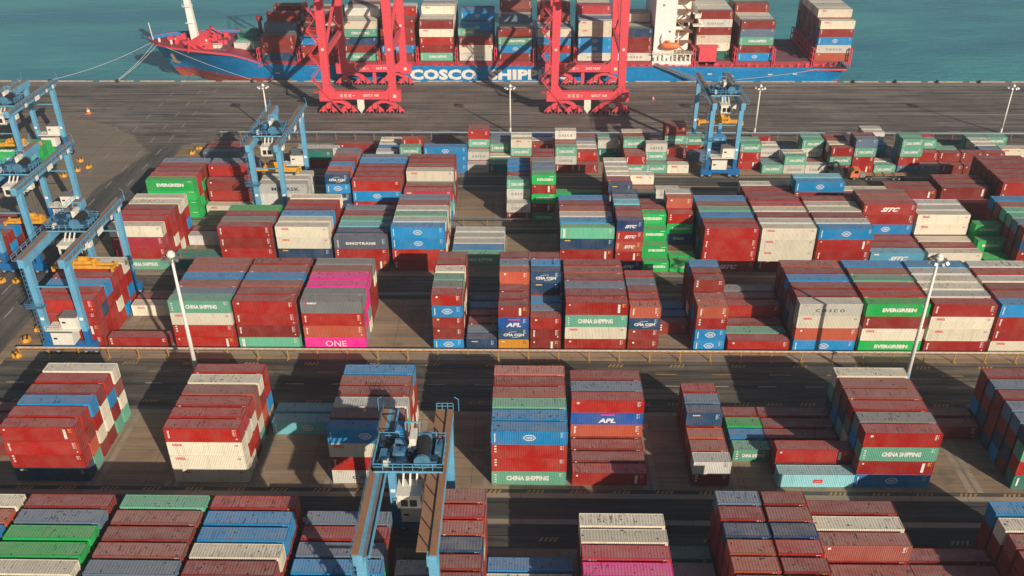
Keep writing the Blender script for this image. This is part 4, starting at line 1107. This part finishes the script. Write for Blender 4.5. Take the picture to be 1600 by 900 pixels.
for z, pts in ((33.5, (47, 49.5)), (26.5, (48,)), (17.2, (50.8, 55)), (13.0, (51, 53.5)), (22.6, (55.5,)), (28.7, (55.2,))):
    for x in pts: sbox(b, x, x+.55, SY0+1.14, SY0+1.2, z, z+.6)
for x in (53.8, 56.4): sbox(b, x, x+1.7, SY0+4.9, SY0+5.0, 18.4, 21.0)
b.build('porthole', M['glass'], br_)
b = MB(); n = 8                                      # enclosed lifeboat
L0 = sp(51.4, SY0+.2, 12.6)
prev = None
secs = [(-3.6,.15),(-3.1,.85),(-2,1.25),(0,1.4),(2,1.3),(3.0,.9),(3.5,.2)]
ring = lambda cx, r: [(L0[0]+cx, L0[1]+r*math.cos(a), L0[2]+r*.95*math.sin(a)) for a in [2*math.pi*i/10 for i in range(10)]]
v = []; f = []
for cx, r in secs: v += ring(cx, r)
for i in range(len(secs)-1):
    for j in range(10): f.append((i*10+j, i*10+(j+1) % 10, (i+1)*10+(j+1) % 10, (i+1)*10+j))
f += [tuple(range(9, -1, -1)), tuple(range((len(secs)-1)*10, len(secs)*10))]
b.add(v, f); b.box(L0[0]-1.4, L0[0]-.2, L0[1]-.5, L0[1]+.5, L0[2]+1.2, L0[2]+1.9)
b.build('lifeboat', M['orange'], ship, smooth=True)
b = MB()
for x in (48.4, 54.2): b.bar(sp(x, SY0+1.6, 10), sp(x, SY0+.2, 15.2), .35); b.bar(sp(x, SY0+.2, 15.2), sp(x, SY0+1.5, 17), .35)
for i in range(9): sbox(b, 46+i*1.6, 46.6+i*1.6, SY0+.4, SY0+1.5, 6.9, 8.2+(i*7 % 3)*.6)
sbox(b, x0-.4, x1+.2, SY0+.3, SY0+1.1, 9.4, 9.6); b.rail([sp(x0-.4, SY0+.4, 9.6), sp(x1+.2, SY0+.4, 9.6)], 1.0, 1.4, .05)
b.bar(sp(x1-.6, SY0+2.4, 24), sp(x1+3.4, SY0+1.8, 19.5), .4); sbox(b, x1-.4, x1+3.6, SY0+1, SY0+3, 19.3, 19.9); sbox(b, x1, x1+2, SY0+1, SY0+3, 22.2, 23.6)
b.build('boat_davit', M['cabwhite'], ship)
b = MB(); sbox(b, 62.4, 68.6, SY0+.9, SY0+3.6, 5, 12.0); sbox(b, 61.8, 69.2, SY0+.7, SY0+3.8, 11.8, 12.2); sbox(b, 63.5, 67.5, SY0+.8, SY0+.9, 7.2, 9.2); b.build('deck_store', M['cred'], ship)
b = MB(); sbox(b, 104.5, 116.5, SY0+.05, SY0+.9, 4.3, 4.9); 
for i in range(10): sbox(b, 108+i*.7, 108.5+i*.7, SY0+.6, SY0+1.6, 3.6, 5.2+(i % 3)*.6)
b.build('stern_fitting', M['black'], ship)
b = MB()                                            # gangway to the quay
p, q = sp(46.6, SY0-.5, 5.6), sp(61.2, SY0-2.6, .8)
b.bar(p, q, 1.0, .2, side=(0, 1, 0)); b.rail([(p[0], p[1]-.5, p[2]), (q[0], q[1]-.5, q[2])], 1.0, 1.4, .06); b.rail([(p[0], p[1]+.5, p[2]), (q[0], q[1]+.5, q[2])], 1.0, 1.4, .06)
b.build('gangway', M['grate'], ship)
# mooring lines
def rope(p, q, sag, label):
    b = MB(); pts = [Vector(p).lerp(Vector(q), i/10)-Vector((0, 0, 4*sag*(i/10)*(1-i/10))) for i in range(11)]
    for a, c in zip(pts, pts[1:]): b.cyl(a, c, .065, 5, cap=False)
    tag(b.build('mooring_rope', M['rope']), label, 'rope', 'mooring ropes')
rope((-141.3, 339.4, 10.8), (-176.0, 325.0, .6), 1.4, 'pale mooring rope reaching farthest left from the bow')
rope((-140.2, 336.8, 10.7), (-151.5, 325.0, .6), .9, 'pale mooring rope from the bow to the middle left bollard')
rope((-138.4, 335.2, 10.7), (-150.9, 325.0, .6), .7, 'mooring rope just right of another to the same bollard')
rope((-133.8, 332.0, 10.7), (-101.0, 324.9, .6), .6, 'mooring rope slanting down across the blue bow to the right')
rope((106.0, 326.7, 4.2), (74.0, 325.2, .6), .4, 'mooring rope lying along the blue stern side')

# ------------------------------------------------------------------ quay furniture
def bollard(x, label):
    t = MB().cyl((0, 0, 0), (0, 0, .7), .42, 12, r2=.34).cyl((0, 0, .7), (0, 0, .95), .62, 12, r2=.5).box(-.7, .7, -.7, .7, 0, .1)
    o = t.build('mooring_bollard', M['black']); o.location = (x, QY-1.0, .008); tag(o, label, 'bollard', 'mooring bollards along the quay edge')
for x, l in ((-176.3, 'black mooring bollard holding the farthest left rope'), (-151.3, 'black mooring bollard holding two ropes from the bow'), (-101.2, 'black mooring bollard below the blue bow'),
             (73.7, 'black mooring bollard below the blue stern side')):
    bollard(x, l)
k = 0
for x in (118.6, 133.8, 149.0, 164.2):
    bollard(x, 'black mooring bollard on the %s stretch of empty quay right of the stern' % ['first', 'second', 'third', 'fourth'][k]); k += 1

# ------------------------------------------------------------------ conductor rails for the gantry cranes
def busbar(name, label, x0, x1, y, colr, topc, sp_=5.98):
    root = thing('conductor_rail', label, 'conductor rail', (x0, y, 0), 'conductor rails beside the stacks')
    Lx = x1-x0; b = MB()
    tw = .08 if colr == 'y' else .24
    b.box(0, Lx, -tw, tw, 2.32, 2.40); b.box(0, Lx, .32, .40, 2.22, 2.32)
    b.build('top_rail', topc, root)
    b = MB(); b.box(0, Lx, .10, .24, 2.0, 2.12); b.box(0, Lx, -.13, -.09, 1.72, 1.78); b.build('busbar', M['dullyellow'] if colr == 'y' else M['steel'], root)
    b = MB(); i = 0
    while i*1.5 < Lx: b.box(i*1.5, i*1.5+.5, -.11, -.082, 2.22, 2.41); i += 1
    b.build('insulator_clip', M['orange'] if colr == 'y' else M['rust'], root)
    n = min(100, int(Lx/sp_)+1); pm = None
    for i in range(n):
        if pm is None:
            q = MB().box(-.08, .08, -.11, .11, 0, 2.25).bar((0, -.1, .1), (.0, -.9, .02), .12).box(-.3, .3, -.4, .3, 0, .12).bar((0, 0, 1.9), (0, .3, 2.25), .1)
            po = q.build('post', M['dullyellow'] if colr == 'y' else M['rust'], root); pm = po.data
        else: po = link('post', pm, root)
        po.location = (i*sp_+.3, .15, .02)
    return root
busbar('b', 'yellow conductor rail on posts in front of the tall middle stacks', -101.5, 170, 147.6, 'y', M['white'])
busbar('b', 'grey topped conductor rail behind the fourth block of stacks', -100, 190, 206.2, 'g', M['steel'])
busbar('b', 'pale blue topped conductor rail along the far edge of the yard', -96, 260, 267.2, 'g', M['lblue'])

# ------------------------------------------------------------------ floodlight masts
def mast(x, y, h, s, label):
    root = thing('floodlight_mast', label, 'light mast', (x, y, 0), 'floodlight masts')
    b = MB().cyl((0, 0, 1.6), (0, 0, h), .46*s, 12, r2=.22*s); sft = b.build('mast_shaft', M['white'], root, smooth=True)
    MB().cyl((0, 0, 0), (0, 0, 6.6 if s == 1 else 1.7), .50*s, 12, r2=.46*s).build('mast_foot', CB if s == 1 else M['white'], sft)
    b = MB(); n = 16; r = 1.35
    for i in range(n):
        a, c = 2*math.pi*i/n, 2*math.pi*(i+1)/n
        b.bar((r*math.cos(a), r*math.sin(a), h), (r*math.cos(c), r*math.sin(c), h), .12*s); b.bar((r*.95*math.cos(a), r*.95*math.sin(a), h-.5), (r*.95*math.cos(c), r*.95*math.sin(c), h-.5), .08*s)
    for i in range(6):
        a = 2*math.pi*i/6; b.bar((0, 0, h), (r*math.cos(a), r*math.sin(a), h), .1*s)
    b.build('lamp_ring', M['steel'], root)
    v = MB().cyl((0, 0, h), (0, 0, h+.7*s), .75*s, 14, r2=.7*s).cyl((0, 0, h+.7*s), (0, 0, h+1.1*s), .7*s, 14, r2=.25*s); v.build('mast_head', M['white'], root, smooth=True)
    for i in range(8):
        a = 2*math.pi*i/8+.2; c, d = math.cos(a), math.sin(a)
        MB().bar((r*c, r*d, h-.1), ((r+.35*s)*c, (r+.35*s)*d, h-.5), .45, .28).build('floodlight', M['steel'] if s == 1 else M['cratewhite'], root)
mast(-60.7, 135.0, 30.0, 1.0, 'tall white floodlight mast left of centre before the yellow rail')
mast(69.3, 135.0, 30.0, 1.0, 'tall white floodlight mast at right before the yellow rail')
mast(-82.1, 272.6, 15.2, .75, 'white floodlight mast behind the gantry crane left of centre')
mast(-5.4, 272.8, 15.0, .75, 'white floodlight mast between the two red quay cranes')
mast(71.8, 273.0, 15.0, .75, 'white floodlight mast right of the far right gantry crane')
mast(149.2, 273.4, 15.0, .75, 'white floodlight mast farthest right on the quay')

# ------------------------------------------------------------------ yellow wheel-turn blocks
def barrier(x, y, rz, label, proto=[None]):
    if proto[0] is None:
        n = 6; v = [(1.0*math.cos(a), 1.0*math.sin(a)) for a in [2*math.pi*i/6 for i in range(6)]]
        b = MB().poly_prism(v, 'z', 0, .75)
        o = b.build('guide_block', M['yellow']); s = MB().poly_prism([(p[0]*.8, p[1]*.8) for p in v], 'z', .75, .85)
        st = s.build('block_top', M['yellow'], o)
        q = MB()
        for d in (-.45, .35): q.poly_prism([(d-.16, -.85), (d+.16, -.85), (d+.16, .85), (d-.16, .85)], 'z', .05, .88)
        sp_ = q.build('black_stripe', M['hazard'], o); proto[0] = (o, st, sp_)
    else:
        o0, st0, sp0 = proto[0]; o = o0.copy(); COL.objects.link(o)
        for c0 in (st0, sp0): c = c0.copy(); COL.objects.link(c); c.parent = o
    o.location = (x, y, .012); o.rotation_euler.z = rz; tag(o, label, 'guide block', 'yellow and black guide blocks')
for x, y, l in ((-132.6, 248.8, 'yellow black block farthest back of the four by the dusty road'), (-128.2, 244.0, 'yellow black block rightmost of the four by the dusty road'), (-130.4, 241.6, 'yellow black block third back of the four by the dusty road'),
                (-132.6, 237.6, 'yellow black block nearest of the four by the dusty road'), (-124.4, 213.0, 'yellow black block rightmost under the middle left gantry crane'), (-126.4, 209.8, 'yellow black block second of three under the middle left crane'),
                (-128.5, 206.6, 'yellow black block leftmost under the middle left gantry crane'), (-116.6, 177.6, 'yellow black block right one of the pair at left edge'), (-120.2, 177.6, 'yellow black block left one of the pair at left edge'),
                (-102.4, 157.7, 'yellow black block beside the near left crane, farthest of three'), (-102.9, 153.5, 'yellow black block beside the near left crane, middle of three'), (-102.0, 148.0, 'yellow black block at the end of the yellow rail'),
                (-101.3, 255.0, 'yellow black block beside dark red containers, nearer one'), (-100.4, 258.8, 'yellow black block beside dark red containers, farther one')):
    barrier(x, y, random.uniform(0, 1), l)
# orange gate post and red cone-like marker on the apron
def marker(x, y, s, col, label):
    b = MB().cyl((0, 0, .25*s), (0, 0, 1.9*s), .75*s, 10, r2=.55*s).cyl((0, 0, 1.9*s), (0, 0, 2.5*s), .30*s, 8, r2=.14*s).box(-1.0*s, 1.0*s, -1.0*s, 1.0*s, 0, .25*s)
    o = b.build('marker_buoy', col); o.location = (x, y, .01)
    q = MB().cyl((0, 0, 1.0*s), (0, 0, 1.4*s), .70*s, 10, r2=.66*s); q.build('white_band', M['cratewhite'], o)
    tag(o, label, 'marker')
marker(-147.6, 290.2, .85, M['orange'], 'orange marker standing alone on the apron at left')
marker(43.6, 305.0, .55, M['cred'], 'small red marker on the apron right of the quay crane')

# ------------------------------------------------------------------ yard truck with an empty trailer
tk = thing('yard_truck', 'orange cab yard truck with a long empty trailer before the farthest stacks', 'truck', (90.6, 237.4, 0))
b = MB().poly_prism([(0, .9), (2.5, .9), (2.5, 3.3), (.9, 3.3), (.1, 2.2)], 'y', -1.25, 1.25); cab = b.build('cab', M['orange'], tk)
MB().add([(.12, -1.0, 2.25), (.9, -1.0, 3.2), (.9, 1.0, 3.2), (.12, 1.0, 2.25)], [(0,1,2,3)]).build('windscreen', M['glass'], cab).location = (-.04, 0, .02)
MB().box(1.0, 2.1, -1.28, -1.25, 2.1, 3.0).build('side_window', M['glass'], cab)
MB().box(.1, 4.4, -.5, .5, .7, 1.0).build('chassis', M['black'], tk)
MB().box(2.8, 4.2, -1.1, 1.1, 1.0, 1.9).build('engine_cover', M['hub'], tk)
tlr = MB().box(3.4, 16.2, -.75, -.45, 1.25, 1.6).box(3.4, 16.2, .45, .75, 1.25, 1.6)
for x in (3.5, 7.0, 9.6, 12.4, 16.0): tlr.box(x-.15, x+.15, -1.22, 1.22, 1.3, 1.6)
trailer = tlr.build('trailer', M['rust'], tk)
for x in (1.2, 4.6, 6.0): 
    for y in (-1.1, 1.1):
        w_ = MB().cyl((x, y-.16, .52), (x, y+.16, .52), .52, 12).build('wheel', M['tyre'], tk); MB().cyl((x, y-.19, .52), (x, y+.19, .52), .24, 8).build('rim', M['hub'], w_)
for x in (12.2, 13.7, 15.2):
    for y in (-1.1, 1.1):
        w_ = MB().cyl((x, y-.16, .52), (x, y+.16, .52), .52, 12).build('wheel', M['tyre'], trailer); MB().cyl((x, y-.19, .52), (x, y+.19, .52), .24, 8).build('rim', M['hub'], w_)
# reach-stacker behind the truck cab
rs = thing('reach_stacker', 'dark reach stacker with bent arm beside the orange truck cab', 'reach stacker', (86.8, 239.4, 0))
MB().box(-1.6, 2.6, -1.2, 1.2, .7, 1.9).build('body', M['black'], rs)
MB().bar((2.4, 0, 1.9), (.6, 0, 4.2), .5).bar((.6, 0, 4.2), (-1.9, 0, 3.5), .5).bar((-1.9, 0, 3.5), (-2.8, 0, 2.1), .4).build('arm', M['black'], rs)
MB().box(-.4, 1.2, -1.0, .4, 1.9, 3.1).build('cab', M['glass'], rs)
for x in (-1.0, 1.9):
    for y in (-1.15, 1.15): MB().cyl((x, y-.25, .65), (x, y+.25, .65), .65, 12).build('wheel', M['tyre'], rs)
print('objects', len(bpy.data.objects))
